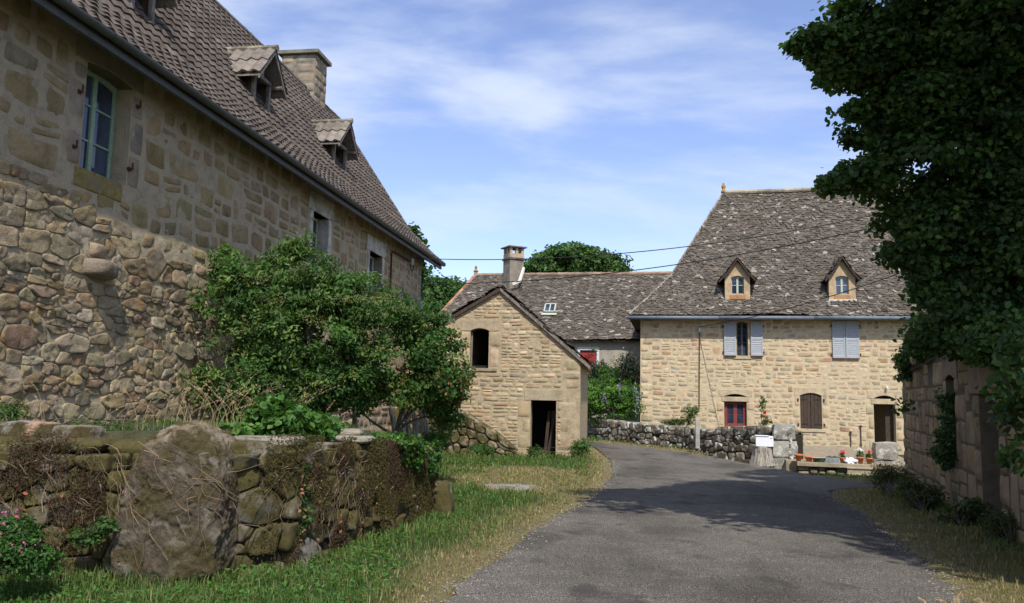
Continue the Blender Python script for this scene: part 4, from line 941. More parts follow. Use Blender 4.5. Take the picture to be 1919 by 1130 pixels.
# iron conduit and its insulator on the facade, lamp over the door
s_, zt = FR.hit(1311, 612, .05); _, zb = FR.hit(1307, 765, .05); m = MB(); m.tube([M(s_, .05, zt), M(s_-.04, .05, zb)], .022, 6); m.build('downpipe', MT['rust'], RH)
m = MB(); m.lathe(M(s_, .1, zt-.25), [(.03, 0), (.06, .05), (.04, .1), (.06, .15), (.03, .2)], 8); m.tube([M(s_, .1, zt), M(s_+.25, .15, zt+.08)], .015, 5); m.build('insulator', MT['frame_white'], RH)
s_, z = FR.hit(1662, 725, .1); m = MB(); m.lathe(M(s_, .12, z-.12), [(.02, 0), (.05, .04), (.05, .12), (.02, .16)], 8); m.tube([M(s_, 0, z), M(s_, .12, z+.03)], .02, 5); m.build('wall_lamp', MT['frame_white'], RH)
for px, y0, y1 in ((1594, 808, 858), (1613, 797, 858)):
    s_, zt = FR.hit(px, y0, .05); m = MB(); m.tube([M(s_, .06, -.5), M(s_, .06, zt)], .02, 5); m.box(M, (s_-.04, s_+.04), (.03, .09), (zt-.1, zt)); m.build('wall_pipe', MT['rust'], RH)

# ================================================================== BARN behind
FB = Fr((6.98, 43.0), A2); BA = -12.3
BN = thing('long_barn', 'long low grey rendered barn behind the small shed with red shutter and roof window', 'barn', (*FB.M(-5, -4, 0)[:2], -.3))
m = MB(); m.box(FB.M, (BA+.5, 3), (-.5, 0), (-.8, 4.7)); wb_ = m.build('wall', MT['render_grey'], BN)
Sh = rect(FB, 1087, 656, 1118, 700)
cc = MB(); cc.prism(FB.M, arch(*Sh), -.2, .2); cut(wb_, cc)
m = MB(); a, b_, c, d = Sh; m.box(FB.M, (a-.14, b_+.14), (-.02, .02), (d, d+.17)); m.box(FB.M, (a-.14, a), (-.02, .02), (c-.1, d)); m.box(FB.M, (b_, b_+.14), (-.02, .02), (c-.1, d)); m.build('window_surround', MT['frame_white'], BN)
mid = (a+b_)/2
for x0, x1 in ((a+.01, mid-.01), (mid+.01, b_-.01)):
    m = MB(); m.box(FB.M, (x0, x1), (-.12, -.08), (c, d-.01)); m.box(FB.M, (x0+.04, x1-.04), (-.08, -.065), (d-.3, d-.22)); m.box(FB.M, (x0+.04, x1-.04), (-.08, -.065), (c+.2, c+.28)); m.build('shutter', MT['paint_brightred'], BN)
ZBR = 8.75; profB = Prof([(.45, 4.55), (-4.3, ZBR)])
loB = lambda h: BA-.0+(.45-h)*.42; hiB = lambda h: 3.5+min(0, h)*0
m = MB(); slates(m, FB, profB, loB, lambda h: 3.0, .15, .22, rng, palS, sag=lambda s_, r: .12*(vn(np.stack([s_, r, 0*s_], -1), .25)-.5)*2)
m.build('slate_roof', MT['slate'], BN)
m = MB(); roofbase(m, FB, profB, loB, lambda h: 3.2, .16); 
e0 = FB.M(BA, .45, 4.5); e1 = FB.M(BA, -9, 4.5); ap = FB.M(BA+4.75*.42, -4.3, ZBR-.05); e2 = FB.M(3.2, -9, 4.5); ap2 = FB.M(3.2, -4.3, ZBR-.05)
m.add([e0, e1, ap, e2, ap2], [[[0, 1, 2]], [[1, 3, 4, 2]]]); m.add([FB.M(BA+.3, 0, -.8), FB.M(BA+.3, -8.6, -.8), FB.M(BA+.3, -8.6, 4.5), FB.M(BA+.3, 0, 4.5)], [[[0, 1, 2, 3]]]); m.build('roof_boards', MT['wood_dark'], BN)
m = MB(); ridgecap(m, FB.M(BA+4.75*.42, -4.3, ZBR+.03), FB.M(3, -4.3, ZBR+.03), .13, .42, NR, (.26, .18, .125)); ridgecap(m, FB.M(BA, .45, 4.6), FB.M(BA+4.75*.42, -4.3, ZBR+.03), .12, .4, NR, (.32, .16, .10)); m.build('ridge_tiles', MT['stone_dressed'], BN)
m = MB(); m.lathe(FB.M(BA+4.75*.42, -4.3, ZBR), [(.14, 0), (.1, .2), (.16, .3), (.06, .4), (.09, .55), (.01, .65)], 8, (.3, .2, .12)); m.build('finial', MT['stone_dressed'], BN)
# chimney with an open cap on pillars
s_, z, h = roofhit(FB, profB, 956, 538); sa, _ = FB.hit(939, 500, h); sb2, _ = FB.hit(979, 500, h); zc = FB.hit(960, 460, h)[1]
CF = Fr(FB.M((sa+sb2)/2, h-.55, 0)[:2], A2+RAD(38)); q = (sb2-sa)*.5*.72
m = MB(); m.box(CF.M, (-q, q), (-q, q), (z-1.2, zc-.85), (.22, .19, .15)); m.box(CF.M, (-q-.06, q+.06), (-q-.06, q+.06), (zc-.85, zc-.72), (.10, .09, .08)); m.box(CF.M, (-q, q), (-q, q), (zc-.72, zc-.45), (.42, .32, .22))
for i in (-1, 0, 1):
    for j in (-1, 0, 1):
        if i or j: m.box(CF.M, (i*(q-.09)-.08, i*(q-.09)+.08), (j*(q-.09)-.08, j*(q-.09)+.08), (zc-.45, zc-.1), (.40, .32, .22))
m.box(CF.M, (-q-.14, q+.14), (-q-.14, q+.14), (zc-.1, zc-.02), (.13, .13, .11)); o = m.build('chimney', MT['stone_dressed'], BN); bev(o, .015)
ss_, zz_, hh_ = roofhit(FB, profB, 975, 545); m = MB(); m.tube([FB.M(sb2+.02, h-.3, z+1.2), FB.M(sb2-.1, h+.3, z+.3), FB.M(sb2-.5, h+.42, z+.1)], .1, 5); m.build('flashing', MT['mortar_white'], BN)
# roof window
s_, z, h = roofhit(FB, profB, 1031, 580); sw = .33; up = np.array([-(4.75), 4.2])/math.hypot(4.75, 4.2)
def MK(a, n_, r): 
    a, n_, r = np.broadcast_arrays(np.asarray(a, float), np.asarray(n_, float), np.asarray(r, float)); return FB.M(s_+a, h+up[0]*r+n_*.66, z+up[1]*r+n_*.75)
m = MB(); m.box(MK, (-sw, -sw+.07), (.02, .16), (-.4, .4)); m.box(MK, (sw-.07, sw), (.02, .16), (-.4, .4)); m.box(MK, (-sw, sw), (.02, .16), (-.4, -.33)); m.box(MK, (-sw, sw), (.02, .16), (.33, .4)); m.box(MK, (-.03, .03), (.02, .15), (-.33, .33)); m.box(MK, (-sw-.1, sw+.1), (.02, .07), (-.6, -.43))
o = m.build('roof_window', MT['frame_grey'], BN); WL[o.name] = WL[BN.name]; m = MB(); m.box(MK, (-sw+.05, sw-.05), (.06, .08), (-.35, .35)); m.build('pane', MT['glass_blue'], o)
# ================================================================== SMALL SHED
A3 = RAD(-8); FS = Fr(atY(850, 700, 27.4)[:2], A3)
# fit right corner
sr, _ = FS.hit(1087, 760); SW = sr; sax, zax = FS.hit(938, 541)
_, zer = FS.hit(1090, 672); sl0, zel = FS.hit(862, 590); zg = -.75
SH_ = thing('stone_shed', 'small stone shed with dark doorway and loft opening under a steep slate gable', 'shed', (*FS.M(SW/2, -2, 0)[:2], -.4))
out = [(0, zg), (SW, zg), (SW, zer+.02), (sax, zax), (0, zel-.05)]
m = MB(); m.prism(FS.M, out, -.45, 0, (.4, .3, .18)); wS = m.build('wall', MT['mortar_shed'], SH_)
D1 = rect(FS, 995, 750, 1041, 862); D2 = rect(FS, 882, 615, 915, 690)
cc = MB(); cc.prism(FS.M, arch(D1[0], D1[1], -1, D1[3]), -.8, .3); cc.prism(FS.M, arch(*D2, rise=.09), -.8, .3); cut(wS, cc)
slr = (zax-zer)/(SW-sax); sll = (zax-zel)/sax
loS = lambda z: 0 if z < zel else (z-zel)/sll
hiS = lambda z: SW if z < zer else SW-(z-zer)/slr
palSh = [(.39, .30, .185), (.43, .34, .22), (.35, .27, .17), (.40, .32, .205), (.45, .36, .235), (.37, .26, .16), (.32, .27, .19), (.41, .29, .18)]
blk = [(D1[0]-.42, D1[1]+.02, -1, D1[3]), (D1[0]-.25, D1[1]+.3, D1[3]-.02, D1[3]+.42), (D2[0]-.34, D2[1]+.42, D2[2]-.1, D2[3]+.34), (SW-.62, SW, -1, zer+.05)]
cells = pack(0, SW, zg, zax-.05, (.075, .17), (.16, .46), rng, blk, lo=loS, hi=hiS, gap=.012, split=.1, tall=.15)
mortar_sheet(SH_, FS, 0, SW, zg, zax, .035, .007, .002, 'mortar_shed', ((D1[0], D1[1], -2, D1[3]), D2), inside=lambda a, z: (a > np.maximum(0, (z-zel)/sll)+.03) & (a < np.minimum(SW, SW-(z-zer)/slr)-.03), freq=4)
m = MB(); stones(m, cells, FS.M, rng, .018, palSh, jit=.24, warp=.025, rnd=.3, res=6, rough=.012, depth=.006, var=.24); m.build('rubble_stones', MT['stone_shed'], SH_, smooth=True)
palD = [(.37, .29, .18), (.40, .31, .19), (.35, .28, .175)]
m = MB(); blockcol(m, FS, D1[1], SW, zg, D1[3], rng, palD, (.38, .6), 0, prot=.012); m.build('jamb', MT['stone_dressed'], SH_, smooth=True)
m = MB(); blockcol(m, FS, SW-.5, SW, D1[3]+.4, zer, rng, palD, (.25, .36), .12, side=-1); m.build('quoins', MT['stone_dressed'], SH_, smooth=True)
m = MB(); blockcol(m, FS, D1[0]-.28, D1[0], zg, D1[3], rng, palD, (.4, .62), .18, side=-1); m.build('jamb', MT['stone_dressed'], SH_, smooth=True)
for sd in (-1, 1):
    m = MB(); blockcol(m, FS, *((D2[0]-.3, D2[0]) if sd < 0 else (D2[1], D2[1]+.36)), D2[2], D2[3]-.08, rng, palD, (.5, .75), .06, side=sd); m.build('jamb', MT['stone_dressed'], SH_, smooth=True)
lintel(SH_, FS, D2[0], D2[1], D2[3], .09, .32, .28, 'stone_dressed', (.36, .29, .19)); lintel(SH_, FS, D1[0], D1[1], D1[3], 0, .22, .36, 'stone_dressed', (.36, .30, .20))
m = MB(); m.box(FS.M, (D2[0]-.1, D2[1]+.3), (-.3, .05), (D2[2]-.1, D2[2]), (.3, .25, .17)); o = m.build('window_sill', MT['stone_dressed'], SH_); bev(o, .01)
m = MB(); dS = -5.2
m.box(FS.M, (0, .4), (dS, -.45), (zg, zel-.1)); m.box(FS.M, (SW-.4, SW), (dS, -.45), (zg, zer-.05)); m.prism(FS.M, out, dS-.4, dS); m.build('side_walls', MT['mortar_shed'], SH_)
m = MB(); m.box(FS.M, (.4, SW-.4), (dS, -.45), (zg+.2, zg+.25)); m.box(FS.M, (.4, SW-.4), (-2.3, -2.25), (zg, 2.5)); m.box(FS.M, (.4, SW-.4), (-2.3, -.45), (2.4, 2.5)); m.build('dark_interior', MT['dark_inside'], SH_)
for k, (a, e, tl) in enumerate(((.55, .06, .1), (.68, .05, .22), (.78, .07, .05), (.86, .05, .3))):
    x = D1[0]+(D1[1]-D1[0])*a; m = MB(); m.tube([FS.M(x+.12, -.75, zg+.3), FS.M(x-tl*.2, -.55-.1*k, -.45), FS.M(x+tl, -.6, 1.0)], e, 6); m.build('loose_pole', MT['wood_dark'], SH_)
m = MB(); m.box(FS.M, (D2[0]+.01, D2[0]+.05), (-.2, -.14), (D2[2], D2[3]-.1)); m.build('jamb_board', MT['wood_old'], SH_)
# roof: right slope reaches lower than the left
O = FS.M(sax, 0, 0)[:2]; FsR = Fr(O, A3+pi/2); FsL = Fr(O, A3-pi/2)
zr0 = zax+.10; hr = SW-sax+.34; prR = Prof([(hr, zr0-slr*hr), (hr*.5, zr0-slr*hr*.5-.03), (0, zr0)]); hl = sax+.12; prL = Prof([(hl, zr0-sll*hl-.02), (0, zr0)])
m = MB(); sk = MB()
slates(sk, FsR, prR, lambda h: -.16, lambda h: 5.6, .15, .26, rng, palS); slates(sk, FsL, prL, lambda h: -5.6, lambda h: .16, .15, .26, rng, palS)
ridgecap(sk, FS.M(sax, .16, zr0+.03), FS.M(sax, -5.6, zr0+.03), .09, .4, NR, (.16, .13, .10)); sk.build('slate_roof', MT['slate'], SH_)
for F_, p_, l_, h_ in ((FsR, prR, -.1, 5.6), (FsL, prL, -5.6, .1)):
    roofbase(m, F_, p_, lambda q, l=l_: l, lambda q, l=h_: l, .03, 6); roofbase(m, F_, p_, lambda q, l=l_: l, lambda q, l=h_: l, .09, 6)
m.build('roof_boards', MT['wood_dark'], SH_)
m = MB(); m.prism(FS.M, [(sax, zr0-.06), (SW+.34, zr0-slr*hr-.06), (SW+.34, zr0-slr*hr-.19), (sax, zr0-.19)], .03, .12); m.build('rafter', MT['wood_old'], SH_)
m = MB(); m.prism(FS.M, [(sax, zr0-.06), (-.12, zr0-sll*hl-.08), (-.12, zr0-sll*hl-.2), (sax, zr0-.19)], .03, .12); m.build('rafter', MT['wood_dark'], SH_)

# ================================================================== walls that follow a path
class Path:
    def __init__(s, P, top, side=1):
        """P plan points; top z at each point; side=+1 outward is to the right of travel"""
        s.P = np.array(P, float); d = np.linalg.norm(np.diff(s.P, axis=0), axis=1); s.r = np.concatenate([[0], np.cumsum(d)]); s.L = s.r[-1]
        s.top = np.array(top, float); s.side = side; s.H = 1.0
    def M(s, a, h, z):
        """z in 0..1 between ground and top"""
        a, h, z = np.broadcast_arrays(np.asarray(a, float), np.asarray(h, float), np.asarray(z, float)); ac = np.clip(a, 0, s.L)
        x = np.interp(ac, s.r, s.P[:, 0]); y = np.interp(ac, s.r, s.P[:, 1]); e = .12
        dx = np.interp(np.clip(ac+e, 0, s.L), s.r, s.P[:, 0])-np.interp(np.clip(ac-e, 0, s.L), s.r, s.P[:, 0]); dy = np.interp(np.clip(ac+e, 0, s.L), s.r, s.P[:, 1])-np.interp(np.clip(ac-e, 0, s.L), s.r, s.P[:, 1])
        L = np.hypot(dx, dy)+1e-9; dx /= L; dy /= L; ex = a-ac
        X_ = x+ex*dx+h*dy*s.side; Y_ = y+ex*dy-h*dx*s.side; t = np.interp(ac, s.r, s.top); g = gbase(x, y)-.12
        return np.stack([X_, Y_, g+(t-g)*(z/s.H)], -1)
def drywall(name, label, cat, path, thick, mat, pal, hh, ww, prot, seed, both=True, res=9, gap=.02, H=1.0, cop=(.3, .6), copmat=None, rough=.03, group=None, rnd=.5):
    rg = random.Random(seed); path.H = H; mid = path.M(path.L/2, 0, 0)
    T = thing(name, label, cat, tuple(mid), group)
    m = MB(); ns = max(8, int(path.L/.25)); a = np.linspace(0, path.L, ns); th = thick/2
    rows = [path.M(a, th, 0*a), path.M(a, th, 0*a+H*.88), path.M(a, -th, 0*a+H*.88), path.M(a, -th, 0*a)]
    V = np.stack(rows, 1).reshape(-1, 3); i = np.arange(ns-1)[:, None]*4
    m.add(V, [i+[k, 4+k, 5+k, k+1] for k in (0, 1, 2)]+[[[0, 1, 2, 3]], [[(ns-1)*4+k for k in (3, 2, 1, 0)]]]); m.build('wall_core', MT['dry_gap'], T)
    m = MB(); c = pack(0, path.L, 0, H*.9, hh, ww, rg, gap=.01, split=.2, tall=.25)
    polystones(m, c, path.M, rg, prot, pal, gap=gap, warp=.03, rough=rough, h0=th, depth=.05, var=.3, rings=(1., .95, .84, .62, .32) if res > 8 else (1., .92, .7), npt=24 if res > 8 else 14); m.build('front_stones', MT[mat], T, smooth=True)
    if both:
        m = MB(); c = pack(0, path.L, 0, H*.95, hh, (ww[0]*1.3, ww[1]*1.3), rg, gap=gap)
        stones(m, c, lambda a_, h_, z_: path.M(a_, -h_, z_), rg, prot, pal, jit=.2, res=5, rough=rough, h0=th, depth=.05); m.build('back_stones', MT[mat], T, smooth=True)
    # coping: rough flat blocks across the top
    m = MB(); s_ = 0
    while s_ < path.L-.1:
        w = min(rg.uniform(*cop), path.L-s_); hz = rg.uniform(.09, .2)*H; n = 9
        blobstone(m, lambda u_, v_, z_, s_=s_, w=w, hz=hz: path.M(s_+w*(.5+u_*.5), v_*(th+.05), H-hz*.5+z_*hz*.5), pal, rg, .09)
        s_ += w
    m.build('coping_stones', MT[copmat or mat], T, smooth=True); return T
def blobstone(m, Mf, pal, rg, rough=.1, n=9, pw=.45, col=None, uscale=1.6):
    """closed rounded-box stone in (-1..1)^3 mapped by Mf"""
    g = np.linspace(-1, 1, n); vs = []; fs = []; k = 0; sd = rg.uniform(0, 90)
    for ax in range(3):
        for sg in (-1, 1):
            A, B = np.meshgrid(g, g, indexing='ij'); P = np.zeros((n*n, 3)); P[:, ax] = sg; P[:, (ax+1) % 3] = A.ravel(); P[:, (ax+2) % 3] = B.ravel()
            q = P*np.sqrt(np.maximum(0, 1-pw*(np.roll(P, 1, 1)**2+np.roll(P, 2, 1)**2)/2+pw**2*np.roll(P, 1, 1)**2*np.roll(P, 2, 1)**2/3))
            q = q*(1+rough*2*(fbm(q+sd, uscale, 3)-.5)[:, None]*1.6); vs.append(q)
            idx = np.arange(n*n).reshape(n, n); f = np.stack([idx[:-1, :-1], idx[1:, :-1], idx[1:, 1:], idx[:-1, 1:]], -1).reshape(-1, 4)
            fs.append((f if sg > 0 else f[:, ::-1])+k); k += n*n
    q = np.concatenate(vs); c = np.array(col if col is not None else pal[rg.randrange(len(pal))])*rg.uniform(.8, 1.2)
    m.add(Mf(q[:, 0], q[:, 1], q[:, 2]), [np.concatenate(fs)], c)

# roadside wall in front of the right house
gw_px = [(1080, 814), (1142, 824), (1208, 832), (1275, 838), (1340, 848), (1400, 856), (1494, 868)]
gP = [onground(*p)[:2] for p in gw_px]
tops = [780, 786, 793, 799, 805, 806, 806]
tz = [float(atY(px, ty, p[1])[2]) for (px, _), ty, p in zip(gw_px, tops, gP)]
gP = [gP[0]+(gP[0]-gP[1])*.8]+gP; tz = [tz[0]]+tz
palK = [(.13, .11, .08), (.17, .145, .11), (.10, .085, .06), (.21, .18, .13), (.15, .12, .09)]
GW = drywall('roadside_wall', 'low dry stone wall with white lichen running between the road and the sandstone house', 'wall', Path(gP, tz, 1), .5, 'stone_kerbwall', palK, (.10, .26), (.12, .42), .07, 21, gap=.02, res=6, cop=(.35, .9))
# raised end part and gate piers
def pier(name, label, x0, x1, ytop, ybot, Yp, blocks, pal, group, dpt=.55, cap=True):
    p = atY((x0+x1)/2, ybot, Yp); a = atY(x0, ybot, Yp); b_ = atY(x1, ybot, Yp); zt = atY((x0+x1)/2, ytop, Yp)[2]
    T = thing(name, label, 'wall pier', (p[0], p[1], -.5), group); F_ = Fr(a[:2], A2); w = b_[0]-a[0]; z = -.85; rg = random.Random(int(x0)); zs = np.linspace(z, zt, blocks+1)
    for k in range(blocks):
        m = MB(); z0, z1 = zs[k], zs[k+1]
        blobstone(m, lambda u_, v_, z_: F_.M(w/2+u_*(w/2-(.0 if k < blocks-1 else .03)), -dpt/2+v_*dpt/2, (z0+z1)/2+z_*((z1-z0)/2-.008)), pal, rg, .07, 15, .16 if k < blocks-1 else .32); m.build('block', MT['stone_kerbwall'], T, smooth=True)
    return T
Yg = float(gP[-1][1])
pier('gate_pier', 'whitish lichen covered pier of big blocks ending the roadside wall beside the flower pots', 1449, 1494, 794, 880, Yg, 3, [(.30, .29, .25)], 'gate piers')
pier('gate_pier', 'two block stone pier with white lichen in front of the open doorway', 1638, 1686, 828, 892, 25.3, 2, [(.25, .23, .19)], 'gate piers')
m = MB(); rg = random.Random(4); pA = atY(1350, 800, gP[5][1]); 
c0 = atY(1352, 815, Yg+2.6); c1 = atY(1449, 815, Yg+.4)
pt = Path([c0[:2], ((c0+c1)/2)[:2]+np.array([.05, 0]), c1[:2]], [float(atY(1352, 798, Yg+2.6)[2])]*3, 1)
pt.top = np.array([float(atY(1352, 799, Yg+2.6)[2]), float(atY(1400, 798, Yg+1.5)[2]), float(atY(1449, 797, Yg+.4)[2])])
drywall('roadside_wall', 'higher lichen covered stretch of roadside wall behind the mailbox', 'wall', pt, .5, 'stone_kerbwall', palK, (.16, .3), (.2, .5), .07, 23, gap=.02, res=6, cop=(.5, 1.0))
# thin upright slab in the wall
p = atY(1307, 800, 29.5); m = MB(); m.box(lambda a, h, z: np.stack([p[0]+a, p[1]+h, z], -1), (-.08, .08), (-.05, .05), (-.3, float(atY(1307, 785, 29.5)[2])), (.35, .34, .30)); o = m.build('marker_post', MT['stone_dressed'], loc=(p[0], p[1], -.3)); bev(o, .02); tag(o, 'thin grey upright post standing behind the roadside wall below the iron pipe', 'post')

# terrace slab with steps between the piers, and what stands on it
pa = atY(1494, 868, 25.0); pb = atY(1638, 877, 24.4); ztp = float(atY(1560, 868, 24.7)[2]); ang = math.atan2(pb[1]-pa[1], pb[0]-pa[0]); FT = Fr(pa[:2], ang); TLn = float(np.hypot(*(pb-pa)[:2]))
TE = thing('stone_terrace', 'stone terrace edge with flower pots in front of the sandstone house', 'terrace', (*FT.M(TLn/2, 0, 0)[:2], -.5))
m = MB(); m.box(FT.M, (0, TLn), (-.45, 0), (ztp-.13, ztp), (.33, .27, .19)); o = m.build('edge_slab', MT['stone_dressed'], TE); bev(o, .015)
m = MB(); m.box(FT.M, (-.3, TLn+1.5), (-9.5, -.46), (-.7, ztp-.015), (.3, .25, .17)); m.build('paving', MT['ground_mat'], TE)
m = MB(); cells = pack(0, TLn*.8, -.75, ztp-.14, (.1, .18), (.2, .5), rng); stones(m, cells, FT.M, rng, .03, [(.22, .19, .13), (.17, .15, .10), (.26, .22, .15)], h0=-.12, res=5); m.box(FT.M, (0, TLn*.82), (-.4, -.13), (-.7, ztp-.14), (.05, .04, .03)); m.build('front_stones', MT['stone_dressed'], TE, smooth=True)
for k in range(2):
    m = MB(); m.box(FT.M, (TLn-.75, TLn-.02), (-.4, .02+.24*k), (-.75, ztp-.14-.17*k), (.30, .26, .19)); m.box(FT.M, (TLn-.77, TLn), (-.41, .06+.24*k), (ztp-.14-.17*k, ztp-.10-.17*k), (.36, .31, .22)); o = m.build('step', MT['stone_dressed'], TE); bev(o, .01)
def flowerpot(px, sc, kind, lab, sx=1.0):
    a, _ = FT.hit(px, 866, -.2); q = FT.M(a, -.2, ztp); T = thing('flower_pot', lab, 'flower pot', tuple(q), 'pots on the terrace edge')
    m = MB(); m.lathe((q[0], q[1], ztp+.001), [(.06*sc, 0), (.095*sc, .15*sc), (.115*sc, .15*sc), (.118*sc, .2*sc), (.10*sc, .2*sc), (.09*sc, .17*sc)], 16, sx=sx); m.build('pot', MT['terracotta'], T, smooth=True)
    if kind:
        m = MB(); nr = np.random.RandomState(int(px)); c = q+np.array([0, 0, .27*sc])
        crown(m, [(c[0], c[1], c[2], .10*sc, .10*sc, .11*sc)], 26, 9, .05, [(.05, .13, .03), (.07, .17, .04)], int(px), .06); m.build('foliage', MT['leaf'], T)
        m = MB(); o_ = nr.normal(0, 1, (30, 3))*np.array([.045, .045, .02])+c+np.array([0, 0, .13*sc]); 
        leaves(m, o_, o_*0+[0, -1, .5], .05, nr, {'red': (.75, .03, .04), 'pink': (.75, .08, .14), 'white': (.75, .72, .7)}[kind], .9, .3); m.build('blooms', MT['leaf'], T)
flowerpot(1497, 1.1, None, 'upright terracotta pot leaning next to the lichen covered pier')
flowerpot(1516, .85, None, 'wide shallow terracotta bowl between two other pots', 1.5)
flowerpot(1527, .7, None, 'small terracotta pot just left of the green tub')
flowerpot(1579, .85, 'pink', 'terracotta pot with pale pink geranium beside white cloth')
flowerpot(1612, 1.05, 'white', 'larger terracotta pot with white flowers left of the red geranium')
flowerpot(1629, .95, 'red', 'terracotta pot with bright red geranium nearest the doorway')
def onter(px, h=-.22): a, _ = FT.hit(px, 866, h); return a
a = onter(1536); m = MB(); m.lathe(FT.M(a, -.2, ztp+.001), [(.10, 0), (.14, .1), (.14, .11), (.12, .11)], 14, sx=1.3); o = m.build('garden_tub', MT['plastic_green'], loc=FT.M(a, -.2, ztp)); tag(o, 'dark green plastic tub with pale tray on top on the terrace edge', 'tub')
m = MB(); m.lathe(FT.M(a-.05, -.2, ztp+.115), [(.16, 0), (.19, .025), (.03, .035)], 12, sx=1.3); o = m.build('tray', MT['cream_stone'], loc=FT.M(a, -.2, ztp+.11)); tag(o, 'pale tray lying on the dark green tub', 'tray')
a0_, a1_ = onter(1547), onter(1572); T = thing('planter_trough', 'long grey slatted planter trough in the middle of the pot row', 'planter', tuple(FT.M((a0_+a1_)/2, -.22, ztp)))
m = MB(); m.box(FT.M, (a0_, a1_), (-.34, -.12), (ztp+.001, ztp+.15)); 
for k in range(4): m.box(FT.M, (a0_-.01, a1_+.01), (-.12, -.105), (ztp+.01+k*.037, ztp+.035+k*.037))
m.build('trough', MT['crate_grey'], T); m = MB()
for k in range(5): m.box(FT.M, (a0_+.03+k*.07, a0_+.09+k*.07), (-.3, -.16), (ztp+.15, ztp+.18+.02*(k % 2)))
m.build('soil_clods', MT['bark'], T)
a = onter(1594); nr = np.random.RandomState(3); m = MB(); c = FT.M(a, -.2, ztp+.07); rg = random.Random(9)
blobstone(m, lambda u_, v_, z_: c+np.stack([u_*.22, v_*.12, z_*.07*(1+.5*np.sin(u_*9))], -1), [(1, 1, 1)], rg, .35, 15, .6, uscale=3.5); o = m.build('crumpled_cloth', MT['paper_white'], loc=c, smooth=True); tag(o, 'crumpled white cloth lying between two terracotta pots', 'cloth')

# mailbox on its stump
ps = onground(1429, 866); psY = ps[1]; zgs = float(gbase(0, psY)); kk = psY/FPX
zt = float(atY(1429, 836, psY)[2]); r_ = 19*kk
rg = random.Random(5); m = MB(); n = 28; prof = [(1.22, -.1), (1.12, .05), (1.0, .2), (.95, (zt-zgs)*.6), (.93, zt-zgs-.02), (.8, zt-zgs), (.01, zt-zgs-.01)]; vs = []
for rr_, z in prof:
    for q in range(n):
        th = 2*pi*q/n; w = 1+.07*sin(3*th+1)+.05*sin(7*th+z)+(-.16 if q in (20,) else 0)+(-.10 if q in (17, 25) else 0)
        vs.append([ps[0]+rr_*r_*w*cos(th), psY+rr_*r_*w*sin(th), zgs+z])
m.add(vs, [[[i*n+q, i*n+(q+1) % n, (i+1)*n+(q+1) % n, (i+1)*n+q] for i in range(len(prof)-1) for q in range(n)], [[(len(prof)-1)*n+q for q in range(n)]]]); o = m.build('tree_stump', MT['wood_silver'], loc=(ps[0], psY, zgs)); tag(o, 'weathered grey upright tree stump carrying the white mailbox beside the road', 'stump')
bw = (1448-1416)*kk; bh = (834-814)*kk; FMb = Fr((ps[0]-bw*.46, psY-.16), RAD(-14)); MBX = thing('mailbox', 'white metal mailbox sitting on the grey stump by the road', 'mailbox', (ps[0], psY, zt))
m = MB(); m.box(FMb.M, (0, bw*.70), (-.30, .06), (zt+.003, zt+bh-.02)); m.box(FMb.M, (-.015, bw*.72), (-.32, .085), (zt+bh-.02, zt+bh)); o = m.build('body', MT['plastic_white'], MBX); bev(o, .006)
G2 = Fr(FMb.M(bw*.70, .06, 0)[:2], RAD(-14+50)); m = MB(); v = [FMb.M(bw*.70, .06, zt+.003), FMb.M(bw*.98, -.10, zt+.003), FMb.M(bw*.98, -.10, zt+bh-.02), FMb.M(bw*.70, .06, zt+bh-.02), FMb.M(bw*.70, -.3, zt+.003), FMb.M(bw*.98, -.3, zt+.003), FMb.M(bw*.98, -.3, zt+bh-.02), FMb.M(bw*.70, -.3, zt+bh-.02)]
m.add(v, [[[0, 1, 2, 3], [1, 5, 6, 2], [3, 2, 6, 7], [0, 4, 5, 1]]]); m.build('door', MT['plastic_white'], MBX)
G2 = Fr(FMb.M(bw*.70, .06, 0)[:2], RAD(-14)+math.atan2(.16, bw*.28)); lw = math.hypot(.16, bw*.28)
for a_, e_, z0_, z1_ in ((.25, .8, .72, .80), (.6, .85, .42, .48)):
    m = MB()
    for k in range(5 if a_ < .5 else 2):
        x = lw*(a_+(e_-a_)*k/(5 if a_ < .5 else 2)); m.box(G2.M, (x, x+lw*.08), (.002, .005), (zt+bh*z0_, zt+bh*z1_))
    m.build('name_lettering', MT['label_grey'], MBX)

# ================================================================== RUIN on the right
A5 = math.atan2(-.947, -.32); P5 = np.array([10.0, 20.5]); s0_ = 0
FQ = Fr(P5, A5)
RU = thing('ruined_building', 'roofless ruined stone building in tree shade on the right with two openings', 'ruin', (11.5, 15, -.4))
topQ = [(0, 2.45), (1.5, 2.6), (3.0, 2.4), (5.0, 2.6), (8, 2.5), (11, 2.35), (14.5, 2.4)]
m = MB(); m.prism(FQ.M, [(0, -.9), (14.5, -.9)]+[(a, b_) for a, b_ in topQ[::-1]], -.55, 0); wQ = m.build('wall', MT['mortar_ruin'], RU)
Q1 = rect(FQ, 1772, 704, 1796, 866); Q2 = rect(FQ, 1834, 738, 1878, 955); Q2 = (Q2[0], Q2[1], -.35, Q2[3])
cc = MB(); cc.prism(FQ.M, arch(*Q1, rise=.08), -.8, .3); cc.prism(FQ.M, arch(*Q2), -.8, .3); cut(wQ, cc)
tq = lambda s_: float(np.interp(s_, [a for a, _ in topQ], [b_ for _, b_ in topQ]))
palQq = [(.35, .26, .145), (.38, .285, .16), (.31, .235, .13), (.36, .265, .15), (.40, .305, .175), (.33, .23, .13)]
blk = [(Q1[0]-.3, Q1[1]+.3, Q1[2]-.1, Q1[3]+.3), (Q2[0]-.42, Q2[1]+.5, -1, Q2[3]), (Q2[0]-.6, Q2[1]+.7, Q2[3], Q2[3]+.62), (0, .45, -1, 3)]
